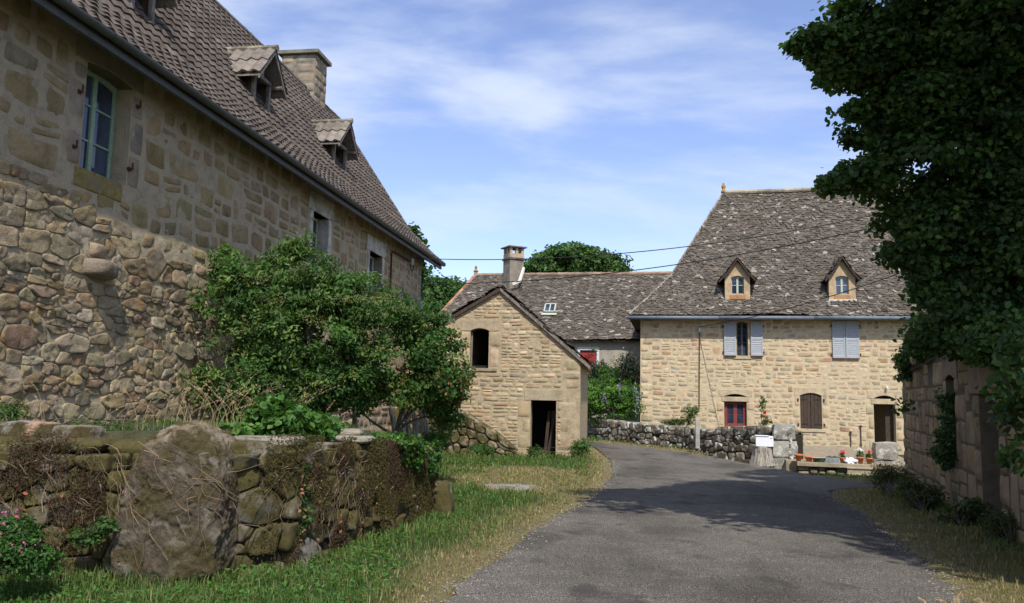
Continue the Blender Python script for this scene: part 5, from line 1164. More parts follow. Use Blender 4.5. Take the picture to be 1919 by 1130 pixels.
cells = [c for c in pack(.45, 14.5, -.8, 2.95, (.26, .50), (.3, .72), rng, blk, gap=.007, split=.25, tall=.2) if c[3] < tq((c[0]+c[1])/2)+.08]
m = MB(); stones(m, cells, FQ.M, rng, .016, palQq, jit=.035, rnd=.07, warp=.02, res=9, rough=.014, depth=.01, var=.18); m.build('rubble_stones', MT['stone_ruin'], RU, smooth=True)
m = MB(); blockcol(m, FQ, 0, .45, -.8, 2.45, rng, palQq, (.3, .6), .12, prot=.05); m.build('quoins', MT['stone_ruin'], RU, smooth=True)
for (a, b_, c, d), w_ in ((Q1, .28), (Q2, .36)):
    for sd in (-1, 1):
        m = MB(); blockcol(m, FQ, *((a-w_, a) if sd < 0 else (b_, b_+w_)), c, d-.06*(w_ < .3), rng, palQq, (.4, .75), .1, side=sd, prot=.03); m.build('jamb', MT['stone_ruin'], RU, smooth=True)
lintel(RU, FQ, Q1[0], Q1[1], Q1[3], .08, .26, .28, 'stone_ruin', (.29, .22, .15)); lintel(RU, FQ, Q2[0], Q2[1], Q2[3], 0, .5, .6, 'stone_ruin', (.31, .24, .16), prot=.05)
m = MB(); m.box(FQ.M, (Q2[0]+.04, Q2[1]-.04), (-.40, -.36), (Q2[2]+.25, Q2[3]-.06)); m.build('plank_door', MT['wood_dark'], RU)
for k in range(5):
    m = MB(); z_ = -.3+.13*k; m.tube([FQ.M(Q2[0]+.05, -.32+.03*(k % 2), z_+.1*rng.random()), FQ.M(Q2[1]-.04, -.30, z_+.18*rng.random())], .04, 6); m.build('fallen_board', MT['wood_silver'], RU)
m = MB(); GQ = Fr(FQ.M(0, 0, 0)[:2], A5-pi/2); m.box(FQ.M, (0, .5), (-5.5, -.55), (-.9, 2.3)); m.box(FQ.M, (14, 14.5), (-5.5, -.55), (-.9, 2.6)); m.box(FQ.M, (.5, 14), (-5.5, -5.0), (-.9, 2.3)); m.build('rear_walls', MT['mortar_ruin'], RU)
for a, hh_, w_ in ((.12, .2, .3), (.9, .16, .25), (2.6, .18, .35)):
    m = MB(); z_ = tq(a)
    blobstone(m, lambda u_, v_, zz: FQ.M(a+u_*w_, -.15+v_*.3, z_+hh_*.6+zz*hh_), palQq, rng, .08); m.build('loose_stone', MT['stone_ruin'], RU, smooth=True)

# ================================================================== RETAINING WALL in the left foreground
rp = bez([(-9, 7.75), (-6.6, 7.7), (-5, 7.75), (-3.9, 7.85), (-2.95, 7.95), (-2.35, 8.6), (-1.95, 10.2), (-1.6, 11.6), (-1.45, 12.5), (-1.7, 13.2)], 5)
rl = np.linspace(0, 1, len(rp)); tz_ = [float(np.interp(p[1], [7.7, 8.3, 10.2, 12.0, 12.6, 13.2], [1.09, 1.07, .93, .74, .5, .0])) for p in rp]
palW = [(.14, .12, .085), (.18, .155, .115), (.11, .09, .062), (.22, .19, .15), (.15, .118, .08), (.13, .12, .10)]
RW = drywall('retaining_wall', 'mossy dry stone retaining wall in the left foreground holding back the bank', 'wall', Path(rp, tz_, 1), .5, 'stone_dry', palW, (.07, .21), (.13, .48), .08, 31, both=False, res=12, gap=.010, cop=(.35, .75), rough=.055, rnd=.34)
# big upright boulder standing in it
rg = random.Random(8); bc = atY(345, 940, 7.66); m = MB()
def Mb(u_, v_, z_):
    w = .50*(1-.10*np.clip(z_, -1, 1))*(1-.28*np.clip(z_-.45, 0, 1)); return np.stack([bc[0]-.03+u_*w+.04*z_, 7.78+v_*.40+0*z_, .51+z_*.72-(.07*(u_**2))*(z_ > 0)], -1)
blobstone(m, Mb, [(.125, .092, .058)], rg, .06, 44, .36, uscale=2.4); m.hasc = True; m.c[-1] = m.c[-1]*(1+1.5*sstep(m.v[-1][:, 2]-1.02+.25*(fbm(m.v[-1], 3, 3)-.5), 0, .12))[:, None]*np.array([1, 1.05, 1.12])
bo = m.build('boulder', MT['stone_boulder'], loc=(bc[0], 7.78, -.2), smooth=True); tag(bo, 'huge rounded upright boulder with pale top set in the retaining wall', 'boulder')
md = bo.modifiers.new('weld', 'WELD'); md.merge_threshold = .002
tx = bpy.data.textures.new('rockiness', 'MUSGRAVE' if False else 'CLOUDS'); tx.noise_scale = .22; tx.noise_depth = 8
md = bo.modifiers.new('rock', 'DISPLACE'); md.texture = tx; md.strength = .10; md.mid_level = .5
tx2 = bpy.data.textures.new('rock_grain', 'CLOUDS'); tx2.noise_scale = .045; tx2.noise_depth = 4; md = bo.modifiers.new('sub', 'SUBSURF'); md.levels = md.render_levels = 1; md = bo.modifiers.new('grain', 'DISPLACE'); md.texture = tx2; md.strength = .045; md.mid_level = .5
# stones lying on the wall top
for px, py, w, h_, col, lab, Yy in ((10, 832, .17, .11, (.27, .20, .18), 'reddish stone at the left end of the wall top', 7.9), (40, 812, .17, .12, (.30, .28, .24), 'grey rounded stone lying on the wall top', 7.95), (84, 818, .15, .14, (.42, .27, .18), 'orange brown stone propped on the wall top', 7.95), (148, 820, .22, .12, (.24, .21, .17), 'angular grey brown slab standing on the wall top', 7.95),
                                (500, 826, .38, .05, (.30, .27, .22), 'flat pale slab lying on the wall right of the boulder', 8.4), (655, 822, .30, .04, (.22, .20, .16), 'dark flat slab on the curved part of the wall', 9.9), (658, 811, .15, .05, (.28, .25, .20), 'small grey block on top of the dark flat slab', 10.0)):
    c = atY(px, py, Yy); m = MB(); blobstone(m, lambda u_, v_, z_: np.stack([c[0]+u_*w, c[1]+v_*.16, c[2]+z_*h_], -1), [col], rng, .12, 11, .35); o = m.build('loose_stone', MT['stone_boulder' if py > 800 and px < 300 else 'stone_dressed'], loc=c, smooth=True); tag(o, lab, 'stone', 'stones lying on the retaining wall')
c = atY(828, 928, 12.35); m = MB(); blobstone(m, lambda u_, v_, z_: np.stack([c[0]+u_*.17+.05*z_*-1, c[1]+v_*.25, c[2]-.05+z_*.27], -1), [(.24, .20, .16)], rng, .1, 15, .5); o = m.build('leaning_stone', MT['stone_dry'], loc=c, smooth=True); tag(o, 'rounded mossy stone leaning at the road end of the retaining wall', 'stone')
# low broken wall leaning against the shed's left side
rb = [FS.M(-1.6, 1.2, 0)[:2], FS.M(-.6, .8, 0)[:2], FS.M(.6, .55, 0)[:2], FS.M(1.7, .45, 0)[:2], FS.M(2.3, .4, 0)[:2]]
drywall('rubble_wall', 'low mossy rubble wall sloping down against the front of the small shed', 'wall', Path(rb, [1.05, 1.15, .95, .25, -.25], 1), .4, 'stone_dry', [(.27, .21, .14), (.22, .18, .12), (.31, .25, .17), (.18, .15, .11)], (.10, .2), (.14, .35), .06, 41, both=False, res=6, gap=.02)
# broken wall running left from the shed behind the bush
rb = [FS.M(-4.2, .15, 0)[:2], FS.M(-2, .1, 0)[:2], FS.M(0, .0, 0)[:2]]
T = thing('broken_wall', 'ragged half fallen sandstone wall joining the shed behind the big bush', 'wall', (*rb[1], -.3)); m = MB()
FW = Fr(FS.M(-2.6, .05, 0)[:2], A3); pf = [(0, -.6), (2.6, -.6), (2.6, 3.9), (2.2, 4.05), (1.7, 4.35), (1.3, 4.0), (1.2, 2.6), (.4, 1.5), (0, 1.2)]
m.prism(FW.M, pf, -.4, 0); m.build('wall_core', MT['mortar_shed'], T)
m = MB(); tf = lambda s_: np.interp(s_, [0, .4, 1.2, 1.3, 1.7, 2.2, 2.6], [1.2, 1.5, 2.6, 4.0, 4.35, 4.05, 3.9])
cells = [c for c in pack(0, 2.6, -.5, 4.3, (.12, .26), (.2, .5), rng, gap=.015) if c[3] < tf((c[0]+c[1])/2)+.04]
stones(m, cells, FW.M, rng, .04, palSh, jit=.15, rnd=.3, res=6, depth=.01); m.build('rubble_stones', MT['stone_shed'], T, smooth=True)
# ================================================================== cables
def cable(p, q, sag, r, label):
    p = np.array(p, float); q = np.array(q, float); L = [p+(q-p)*t-np.array([0, 0, sag*4*t*(1-t)]) for t in np.linspace(0, 1, 40)]
    m = MB(); m.tube(L, r, 6, cap=False); o = m.build('power_cable', MT['cable_black'], loc=p); tag(o, label, 'cable', 'overhead cables')
cable(FL.M(FL.hit(770, 490, .1)[0]+.1, .12, FL.hit(772, 484, .1)[1]), atY(1930, 330, 24), .85, .016, 'upper black cable from the left house insulator across the sky')
e1 = FR.hit(1311, 612, .2); 
cable(atY(700, 530, 34), atY(1960, 345, 23), .95, .018, 'middle black cable passing in front of the barn roof')
cable(FR.M(e1[0], .15, e1[1]), atY(1990, 390, 21), .45, .016, 'lower black cable rising from the sandstone house over its dormer')
# ================================================================== VEGETATION
def plant(name, label, cat, blobs, nclu, nlf, size, cols, seed, base=None, r0=.06, mat='leaf', clr=.3, gap=0., tips=6, asp=.55, up=.5, shell=.55, group=None, tipx=None, part='foliage', limb='stem', flat=.6, wts=None, limbmat='bark'):
    b0 = np.array(base if base is not None else (blobs[0][0], blobs[0][1], blobs[0][2]-blobs[0][5]))
    T = thing(name, label, cat, tuple(b0), group); m = MB()
    C = crown(m, blobs, nclu, nlf, size, cols, seed, clr, flat, asp, up, shell, gap, wts); m.build(part, MT[mat], T)
    if tips:
        nr = np.random.RandomState(seed); t = (C if tipx is None else C[C[:, 0] > tipx]); t = t[nr.choice(len(t), min(tips, len(t)), replace=False)]; m = MB(); limbs(m, b0, t, r0, seed, 5 if r0 < .1 else 8); m.build(limb, MT[limbmat], T)
    return T, C
G1 = [(.045, .105, .022), (.055, .125, .028), (.038, .09, .02), (.07, .14, .03)]
GE = [(.060, .135, .028), (.078, .165, .036), (.046, .105, .026), (.12, .20, .05)]
# elder against the left house
eb = [blob(470, 575, 14.7, 95, 95), blob(430, 690, 14.5, 80, 85), blob(425, 500, 14.9, 28, 50), blob(565, 540, 15.2, 110, 70), blob(550, 478, 15.3, 45, 38), blob(560, 660, 15.2, 150, 100), blob(660, 570, 15.6, 100, 62), blob(480, 740, 14.6, 110, 55), blob(520, 775, 14.9, 120, 26, .8), blob(590, 735, 15.2, 110, 42), blob(735, 590, 16, 60, 48, .7)]
T, C = plant('elder_bush', 'large dark green elder bush growing up against the left farmhouse wall', 'bush', eb, 1500, 34, .105, GE, 101, base=atY(600, 800, 15.5), r0=.09, clr=.26, gap=.40, tips=14, asp=.42, shell=.5)
m = MB(); nr = np.random.RandomState(2)
for px, py in ((480, 520), (460, 620), (510, 560), (560, 505), (640, 560), (420, 640), (590, 600), (700, 560), (455, 700)):
    c = atY(px, py, 14.2 if px < 520 else 14.7); o_ = nr.normal(0, 1, (160, 3))*np.array([.16, .12, .05])+c; leaves(m, o_, o_*0+[0, -.3, 1], .035, nr, (.16, .17, .07), .9, .8)
m.build('seed_heads', MT['leaf'], T)
# dogwood / rose thicket in front of it on the right
db = [blob(720, 700, 15.6, 120, 75), blob(800, 690, 16.2, 75, 75), blob(845, 715, 16.6, 45, 48), blob(640, 725, 15.2, 90, 36), blob(770, 640, 16.4, 70, 50), blob(760, 725, 16, 95, 34), blob(835, 775, 16.8, 22, 45), blob(815, 755, 16.4, 34, 26), blob(690, 755, 15.4, 60, 22), blob(765, 752, 15.9, 40, 16), blob(800, 600, 17.5, 40, 40)]
T, C = plant('rose_thicket', 'lighter green arching thicket with orange tinted leaves in front of the small shed', 'bush', db, 1150, 34, .085, [(.055, .13, .025), (.045, .11, .022), (.075, .15, .03), (.035, .09, .02), (.11, .13, .03)], 103, base=atY(740, 815, 16.5), r0=.035, clr=.22, gap=.38, tips=8, asp=.6, shell=.5)
m = MB(); nr = np.random.RandomState(6); q = [C[i] for i in nr.choice(len(C), 40)]; q = np.array([p for p in q if 700 < proj(p)[0] < 830]); o_ = np.repeat(q, 8, 0)+nr.normal(0, .10, (len(q)*8, 3)); leaves(m, o_, o_*0+[0, -1, .3], .06, nr, (.30, .12, .04), .6, .3); m.build('orange_leaves', MT['leaf'], T)
# lime tree on the right
CL = [(.055, .11, .028), (.068, .135, .033), (.09, .17, .04), (.045, .09, .028)]
lb = [blob(1760, 120, 12, 130, 130, 1.6), blob(1630, 110, 11.6, 100, 50, .8), blob(1545, 95, 11.3, 50, 38, .5), blob(1690, 30, 11.5, 110, 55, 1.2), blob(1700, 210, 12, 90, 70, 1.2), blob(1700, 320, 12.2, 85, 70, 1.2), blob(1620, 335, 12, 48, 30, .6), blob(1740, 420, 12.4, 95, 70, 1.2), blob(1765, 520, 12.6, 60, 55, .8), blob(1748, 545, 12.5, 50, 40, .5), blob(1738, 556, 12.2, 40, 26, .4), blob(1508, 82, 11.3, 26, 14, .3), blob(1560, 140, 11.4, 34, 12, .3), blob(1600, 205, 11.8, 26, 14, .3), blob(1570, 345, 12, 26, 10, .3), blob(1610, 262, 12, 28, 9, .3), blob(1640, 450, 12.2, 20, 10, .3), blob(1655, 610, 12.8, 26, 10, .3), blob(1590, 20, 11.3, 30, 16, .3), blob(1680, 400, 12.2, 45, 30, .6),
      blob(1800, 520, 12.5, 90, 80, 1.2), blob(1760, 610, 12.6, 60, 45, .8), blob(1720, 625, 13, 40, 30, .5), blob(1870, 200, 12, 120, 200, 1.8), blob(1900, 420, 12, 110, 150, 1.6), blob(1860, 600, 12, 100, 60, 1.2), blob(1930, 640, 10.5, 70, 70, .8), blob(1850, 60, 11, 130, 90, 1.5), blob(1830, 330, 12.8, 120, 160, 1.4)]
TT, C = plant('lime_tree', 'large dark leafy tree overhanging the ruin and road from the right', 'tree', lb, 4700, 32, .098, CL, 105, base=(11.6, 14.5, -.4), r0=.22, mat='leaf_dark', clr=.27, gap=.375, tips=9, tipx=7.6, asp=.78, up=.7, part='crown', limb='trunk', shell=.45)
up_ = [(5.0, 7.6, 8.6, 2.2, 1.5, .9), (9.2, 8.0, 9.0, 3.2, 3.4, 2.2), (8.4, 2.5, 9.0, 2.6, 2.6, 1.6), (10.5, 12.5, 8.5, 3.4, 3.6, 2.8), (7.2, 9.6, 9.3, 2.2, 2.2, 1.4), (7.6, 5.8, 9.6, 2.0, 2.0, 1.0), (11, 6, 7.5, 2.5, 3, 2.5), (8.8, 12.6, 7.2, 1.6, 2.4, 1.4), (8.2, 5.0, 5.9, 1.3, 2.0, .9), (8.4, 8.2, 6.0, 1.2, 2.0, .9), (9.6, 4.5, 6.6, 1.6, 2.2, 1.3), (5.6, 6.2, 7.6, 1.3, 1.0, .6), (6.6, 7.2, 9.0, 1.8, 1.6, 1.0), (4.4, 8.4, 9.2, 1.6, 1.0, .7), (9.5, 9, 6, 1.6, 2.5, 1.2)]
m = MB(); crown(m, up_, 5400, 22, .2, CL, 106, .42, .6, .82, .7, .6, .30)
crown(m, [blob(1545, 92, 11.3, 46, 30, .45), blob(1600, 110, 11.5, 60, 38, .6), blob(1510, 85, 11.3, 26, 14, .3), blob(1575, 60, 11.4, 40, 22, .4), blob(1750, 540, 12.4, 52, 44, .5), blob(1735, 500, 12.4, 30, 24, .4), blob(1640, 330, 12, 50, 26, .5), blob(1590, 318, 12, 28, 14, .3), blob(1700, 470, 12.2, 40, 26, .4), blob(1690, 240, 12, 60, 50, .6)], 420, 30, .098, CL, 116, .24, .6, .78, .7, .5); m.build('crown', MT['leaf_dark'], TT)
# hazel shoots and creeper on the ruin
def sh(px, py, h, rs, rz, rh=.3): a, z = FQ.hit(px, py, h); p = FQ.M(a, h, z); return (p[0], p[1], p[2], rh, rs, rz)
plant('creeper', 'creeper hanging in the narrow slit window of the ruin', 'creeper', [sh(1782, 760, .0, .18, .35, .2), sh(1779, 820, .08, .22, .42, .22), sh(1772, 850, .12, .3, .25, .2)], 150, 24, .06, CL, 107, mat='leaf_dark', tips=4, r0=.02, clr=.14, asp=.8)
plant('ivy', 'ivy and leafy shoots growing over the far top corner of the ruin', 'creeper', [sh(1705, 672, .05, .35, .3, .3), sh(1740, 650, .05, .6, .3, .35), sh(1700, 700, .1, .15, .25, .2), sh(1800, 645, .1, .8, .25, .3), sh(1870, 640, .15, .6, .3, .35), sh(1840, 660, .15, .5, .2, .25)], 380, 24, .085, CL, 108, mat='leaf_dark', tips=4, r0=.02, clr=.18, asp=.8)
plant('hazel_shoots', 'leafy hazel shoots hanging beside the doorway of the ruin at the right edge', 'shrub', [sh(1900, 740, .5, .3, .25, .25), sh(1915, 800, .5, .25, .4, .2), sh(1895, 850, .4, .2, .2, .2), sh(1925, 690, .6, .35, .35, .3), sh(1690, 765, .5, .12, .1, .15)], 60, 16, .10, CL, 109, mat='leaf_dark', tips=5, r0=.015, clr=.22, asp=.8)
for k, (px, py, rx, ry, lab) in enumerate(((1672, 900, 46, 34, 'dense dark bush at the foot of the two block pier by the ruin corner'), (1730, 925, 40, 34, 'leafy weeds against the base of the ruin wall below the slit window'), (1800, 962, 40, 22, 'low weeds left of the doorway of the ruin'), (1895, 990, 36, 30, 'tall weeds in front of the ruin doorway at the right edge'))):
    q = onground(px, py+ry*.8); rgk = random.Random(k)
    bl = [blob(px+rgk.uniform(-.7, .7)*rx, py+ry*.5-rgk.uniform(0, 1.1)*ry, q[1]+rgk.uniform(-.3, .3), rx*rgk.uniform(.25, .5), ry*rgk.uniform(.25, .55)) for _ in range(7)]
    plant('weed_bush', lab, 'shrub', bl, 130, 18, .055+.01*(k % 3), [(.05, .085, .025), (.07, .105, .03), (.10, .095, .04)], 120+k, base=onground(px, py+ry), tips=16, r0=.008, clr=.2, asp=.35+.15*(k % 3), gap=.35)
# shrubs by the barn
bb = [blob(1150, 740, 36.5, 55, 45, 1.0), blob(1110, 755, 36.8, 30, 40, .8), blob(1145, 710, 37, 25, 22, .6), blob(1175, 740, 36.8, 25, 55, .8)]
T, C = plant('wisteria', 'bright green wisteria with violet flower tassels behind the roadside wall', 'shrub', bb, 520, 26, .12, [(.10, .22, .03), (.07, .17, .025), (.13, .26, .04), (.04, .10, .02)], 130, tips=6, clr=.28, gap=.38, asp=.45)
m = MB(); nr = np.random.RandomState(9)
for px, py in ((1162, 722), (1190, 730), (1192, 768), (1132, 745), (1196, 745)):
    c = atY(px, py, 35.5); o_ = nr.normal(0, 1, (26, 3))*np.array([.06, .06, .17])+c; leaves(m, o_, o_*0+[0, -1, 0], .07, nr, (.22, .22, .34), .8, .2)
m.build('flower_tassels', MT['leaf'], T)
bb = [blob(1120, 700, 39.5, 28, 45, 1.0), blob(1172, 700, 40, 34, 42, 1.0), blob(1145, 735, 39.5, 50, 55, 1.0)]
T, C = plant('flowering_shrub', 'tall grey green shrub with pale blossom in front of the grey barn wall', 'shrub', bb, 420, 24, .13, [(.045, .075, .035), (.06, .09, .04), (.035, .06, .025)], 131, tips=5, clr=.3, gap=.36, asp=.35)
m = MB(); q = np.array([c for c in C if proj(c)[1] < 715 and proj(c)[0] > 1140][:120]); o_ = np.repeat(q, 12, 0)+nr.normal(0, .16, (len(q)*12, 3)); leaves(m, o_, o_*0+[0, -1, .3], .08, nr, (.50, .50, .34), .8, .4); m.build('blossom', MT['leaf'], T)
# climbers along the right house
for k, (pts, lab, col) in enumerate((([(1292, 778, 18, 18), (1280, 790, 22, 8), (1302, 770, 8, 12)], 'rambling rose at the foot of the sandstone house left of the iron pipe', None), ([(1432, 775, 8, 26), (1428, 750, 5, 14), (1440, 790, 12, 8)], 'thin climbing rose with a red bloom right of the red window', (.7, .02, .03)), ([(1262, 792, 22, 5)], 'low clump of spiky leaves behind the roadside wall', None))):
    bl = [blob(px, py, 34.3, rx, ry, .22) for px, py, rx, ry in pts]; T, C = plant('climbing_rose' if k < 2 else 'garden_plant', lab, 'climber' if k < 2 else 'plant', bl, 70 if k != 1 else 34, 14, .09, [(.07, .12, .03), (.10, .15, .04)], 140+k, tips=8, r0=.015, clr=.16, asp=.5 if k < 2 else .2)
    if col: m = MB(); c = atY(1433, 773, 33.9); o_ = c+nr.normal(0, .05, (10, 3)); leaves(m, o_, o_*0+[0, -1, 0], .09, nr, col, .9, .2); m.build('bloom', MT['leaf'], T)
# background trees
BGc = [(.055, .12, .028), (.07, .145, .035), (.045, .10, .022)]
plant('distant_tree', 'broad round crowned green tree rising behind the barn ridge', 'tree', [blob(1080, 500, 66, 70, 38, 4), blob(1020, 505, 66, 42, 30, 3), blob(1140, 505, 66, 42, 30, 3), blob(1075, 480, 66, 50, 22, 3), blob(1080, 560, 66, 95, 50, 4)], 1500, 20, .36, BGc, 150, base=(5.6, 66, .3), r0=.4, clr=.75, gap=.34, part='crown', limb='trunk', shell=.4)
plant('distant_tree', 'leafy tree behind the far corner of the farmhouse left of the barn', 'tree', [blob(815, 560, 58, 45, 42, 3), blob(770, 560, 56, 40, 55, 3), blob(850, 550, 60, 25, 28, 2), blob(800, 620, 57, 60, 60, 3)], 900, 18, .34, BGc, 151, base=(-6, 57, 0), r0=.35, clr=.7, gap=.34, part='crown', limb='trunk', shell=.4)
plant('nearby_tree', 'tree with large leaves peeping round the end of the farmhouse eave', 'tree', [blob(792, 505, 38, 14, 26, .8), blob(776, 438, 38, 12, 14, .6), blob(784, 470, 38, 10, 26, .6), blob(770, 520, 38.5, 22, 60, 1)], 110, 14, .30, [(.05, .11, .03), (.04, .09, .025)], 152, base=(-5.2, 38.5, 0), r0=.15, clr=.35, part='crown', limb='trunk')
T = thing('conifer', 'tip of a blue green conifer showing above the farmhouse roof', 'tree', (-8.6, 60, 0)); m = MB(); tip = atY(733, 384, 60); bs = np.array([tip[0], 60, 0.]); m.tube([bs, tip], [.35, .04], 8); m.build('trunk', MT['bark'], T)
m = MB(); nr = np.random.RandomState(12); tt = nr.uniform(0, 1, 5200)**.7*13; an = nr.uniform(0, 2*pi, 5200); rr = nr.uniform(.1, 1, 5200)*(.12+tt*.30); o_ = np.stack([tip[0]+rr*np.cos(an), 60+rr*np.sin(an), tip[2]-tt-rr*.25], 1); leaves(m, o_, np.stack([np.cos(an), np.sin(an), .5+0*an], 1), .4, nr, (.035, .075, .045), .3, .3); m.build('crown', MT['leaf'], T)
# more trees to the sides so that the horizon is closed
for k, (x, y, r, h, lab) in enumerate(((27, 58, 6, 8, 'rounded tree beyond the sandstone house'), (36, 40, 6, 8, 'rounded tree far right behind the ruin'), (-22, 66, 7, 9, 'rounded tree far left behind the farmhouse'))):
    plant('distant_tree', lab, 'tree', [(x, y, h*.6, r, r, h*.45), (x+2, y-1, h*.45, r*.8, r*.8, h*.35)], 500, 16, .5, BGc, 160+k, base=(x, y, 0), r0=.4, clr=.9, part='crown', limb='trunk')
# plants on the bank behind the retaining wall
def gp(px, py, Y): p = atY(px, py, Y); return np.array([p[0], p[1], float(ground(p[0], p[1]))])
bl = [blob(540, 795, 9.0, 60, 26, .3), blob(500, 775, 9.1, 30, 18, .2), blob(450, 812, 8.8, 40, 14, .2), blob(600, 805, 9.4, 40, 18, .25), blob(520, 760, 9.2, 14, 14, .1)]
plant('bramble', 'broad leaved bramble sprawling behind the boulder on top of the wall', 'bramble', bl, 130, 15, .10, [(.06, .15, .025), (.08, .18, .035), (.045, .11, .02)], 170, base=gp(530, 800, 9.1), r0=.015, clr=.17, tips=10, asp=.75, up=.8)
bl = [blob(60, 820, 8.6, 60, 12, .25), blob(170, 805, 8.9, 70, 18, .3), blob(270, 815, 8.8, 50, 12, .25), blob(20, 775, 8.7, 16, 22, .2)]
plant('nettle_clump', 'loose green weeds growing along the foot of the farmhouse above the wall', 'weeds', bl, 170, 12, .055, [(.05, .11, .025), (.07, .13, .03)], 171, r0=.01, clr=.13, tips=16, asp=.4)
bl = [blob(750, 832, 11.0, 40, 16, .22), blob(775, 852, 11.3, 26, 28, .2), blob(790, 845, 12.2, 20, 22, .3), blob(720, 824, 10.8, 55, 8, .3), blob(803, 872, 11.9, 12, 30, .15), blob(745, 855, 10.85, 22, 20, .1), blob(815, 855, 12.2, 12, 30, .15)]
plant('ivy', 'glossy ivy spilling over the road end of the retaining wall', 'ivy', bl, 330, 18, .055, [(.04, .11, .022), (.06, .15, .03), (.10, .19, .03), (.03, .08, .02)], 172, r0=.012, clr=.12, tips=8, asp=.85)
bl = [blob(560, 905, 8.35, 10, 40, .06), blob(570, 960, 8.35, 14, 45, .06), blob(560, 880, 8.35, 25, 10, .06)]
plant('ivy', 'small patch of ivy trailing down the middle of the mossy wall face', 'ivy', bl, 60, 12, .035, [(.03, .085, .02), (.05, .11, .025)], 178, r0=.006, clr=.05, tips=3, asp=.85)
q = onground(820, 848); plant('weed_bush', 'fresh green weeds at the wall end below the mossy rubble wall', 'shrub', [blob(815, 825, 18, 26, 20, .4)], 130, 22, .06, [(.05, .13, .025), (.07, .16, .03)], 173, r0=.01, clr=.14, tips=5)
bl = [blob(30, 1030, 6.6, 55, 38, .3), blob(75, 1050, 6.7, 30, 26, .2), blob(10, 990, 6.7, 40, 22, .25)]
T, C = plant('herb_robert', 'leafy herb clump with tiny pink flowers at the lower left foot of the wall', 'herb', bl, 230, 20, .042, [(.045, .12, .022), (.06, .15, .03), (.035, .09, .02)], 174, base=onground(30, 1075), r0=.006, clr=.09, tips=14, asp=.5)
m = MB(); o_ = C[nr.choice(len(C), 36)]+np.array([0, -.06, .07]); leaves(m, np.repeat(o_, 3, 0)+nr.normal(0, .008, (108, 3)), np.tile([0, -1, .4], (108, 1)), .02, nr, (.55, .15, .32), .9, .2); m.build('flowers', MT['leaf'], T)
plant('creeper', 'small leafy weeds at the base of the boulder left side', 'weeds', [blob(165, 1005, 7.3, 40, 16, .1), blob(200, 985, 7.35, 18, 14, .08)], 60, 12, .045, [(.05, .11, .025)], 175, r0=.006, clr=.07, tips=5, asp=.8)
plant('weed_bush', 'weeds growing in the shed doorway and along its right corner', 'shrub', [blob(1090, 838, 26.6, 20, 14, .4), blob(1005, 845, 26.8, 16, 8, .3), blob(900, 840, 26, 30, 8, .4)], 120, 16, .07, [(.05, .12, .022), (.06, .14, .03)], 176, r0=.01, clr=.16, tips=5)
# stump of weathered palings under the thicket
T = thing('old_palings', 'silver grey weathered wooden palings leaning together under the thicket', 'palings', gp(775, 815, 17.5))
for k, (x0, y0, x1, y1, r_) in enumerate(((742, 816, 730, 772, .06), (757, 818, 750, 768, .06), (768, 817, 757, 775, .05), (778, 819, 772, 768, .045), (784, 818, 775, 778, .05), (792, 820, 786, 772, .05), (800, 821, 789, 780, .05), (803, 818, 792, 776, .04), (664, 806, 663, 772, .06))):
    a = atY(x0, y0+4, 17.6+.05*k); b_ = atY(x1, y1-8, 17.8); m = MB(); m.tube([a, (a+b_)/2+np.array([.02, 0, 0]), b_], [r_*1.3, r_*1.1, r_*.6], 6); m.build('paling', MT['wood_silver'], T)
# blue cloth hanging at the corner of the farmhouse
c = atY(785, 572, 30.6); m = MB(); blobstone(m, lambda u_, v_, z_: c+np.stack([u_*.10+.03*z_, v_*.09, z_*.36*(1-.1*u_)], -1), [(1, 1, 1)], rng, .2, 11, .5, uscale=2.5); T = thing('hanging_cloth', 'dark blue cloth with a pale patch hanging at the far corner of the farmhouse', 'cloth', tuple(c)); m.build('cloth', MT['cloth_blue'], T, smooth=True)
m = MB(); blobstone(m, lambda u_, v_, z_: c+np.stack([.10+u_*.09, -.04+v_*.06, .0+z_*.16], -1), [(1, 1, 1)], rng, .2, 9, .5); m.build('pale_patch', MT['cloth_pale'], T, smooth=True)
# ------------------------------------------------------------------ grass
nr = np.random.RandomState(77); n = 330000
d = np.exp(nr.uniform(math.log(3.6), math.log(48), n)); a = nr.uniform(-.88, .80, n); x = d*np.sin(a); y = d*np.cos(a)
p2 = np.stack([x, y, 0*x], -1); inr = inpoly(x, y, RP); de = segdist(x, y, RP); nz = fbm(p2, 2.0, 3)
ok = (~inr) | (de < .05*nz); 
rw = ((x < np.interp(y, [7.0, 7.9, 8.6, 10.2, 11.6, 12.5], [-3.4, -3.0, -2.35, -1.95, -1.6, -1.45])+.28) & (y > 7.62) & (y < 12.6))
ok &= ~rw; ok &= ~((x > FQ.o[0]-.32*((20.5-y)/.947)) & (y < 20.5)); 
wy = (x-FL.o[0])*FL.n[0]+(y-FL.o[1])*FL.n[1]; ok &= wy > .05
gq = ((x-grav[0])/.75)**2+((y-grav[1])/.8)**2; ok &= ~((gq < .8) & (nr.rand(n) < .85))
bx_ = (x-FR.o[0])*FR.n[0]+(y-FR.o[1])*FR.n[1]; ok &= ~((bx_ < 8) & (x > 9.7)); ok &= ~((y > 24.6) & (x > 8.6))
x, y, d, nz, p2 = x[ok], y[ok], d[ok], nz[ok], p2[ok]; de = de[ok]; dr = dryness(x, y); z = ground(x, y)-.01
keep = nr.rand(len(x)) < (1-.05*dr); x, y, d, nz, p2, dr, z, de = [q[keep] for q in (x, y, d, nz, p2, dr, z, de)]
tall = fbm(p2, .8, 2, 9); h = (.055+.12*(1-dr)*tall+.05*(1-dr)*(nz > .55))*np.interp(d, [4, 30], [.85, 1.3]); h = h*np.clip(.5+de*1.6, 0, 1.0)
rightdark = (x > 5) & (y < 22)
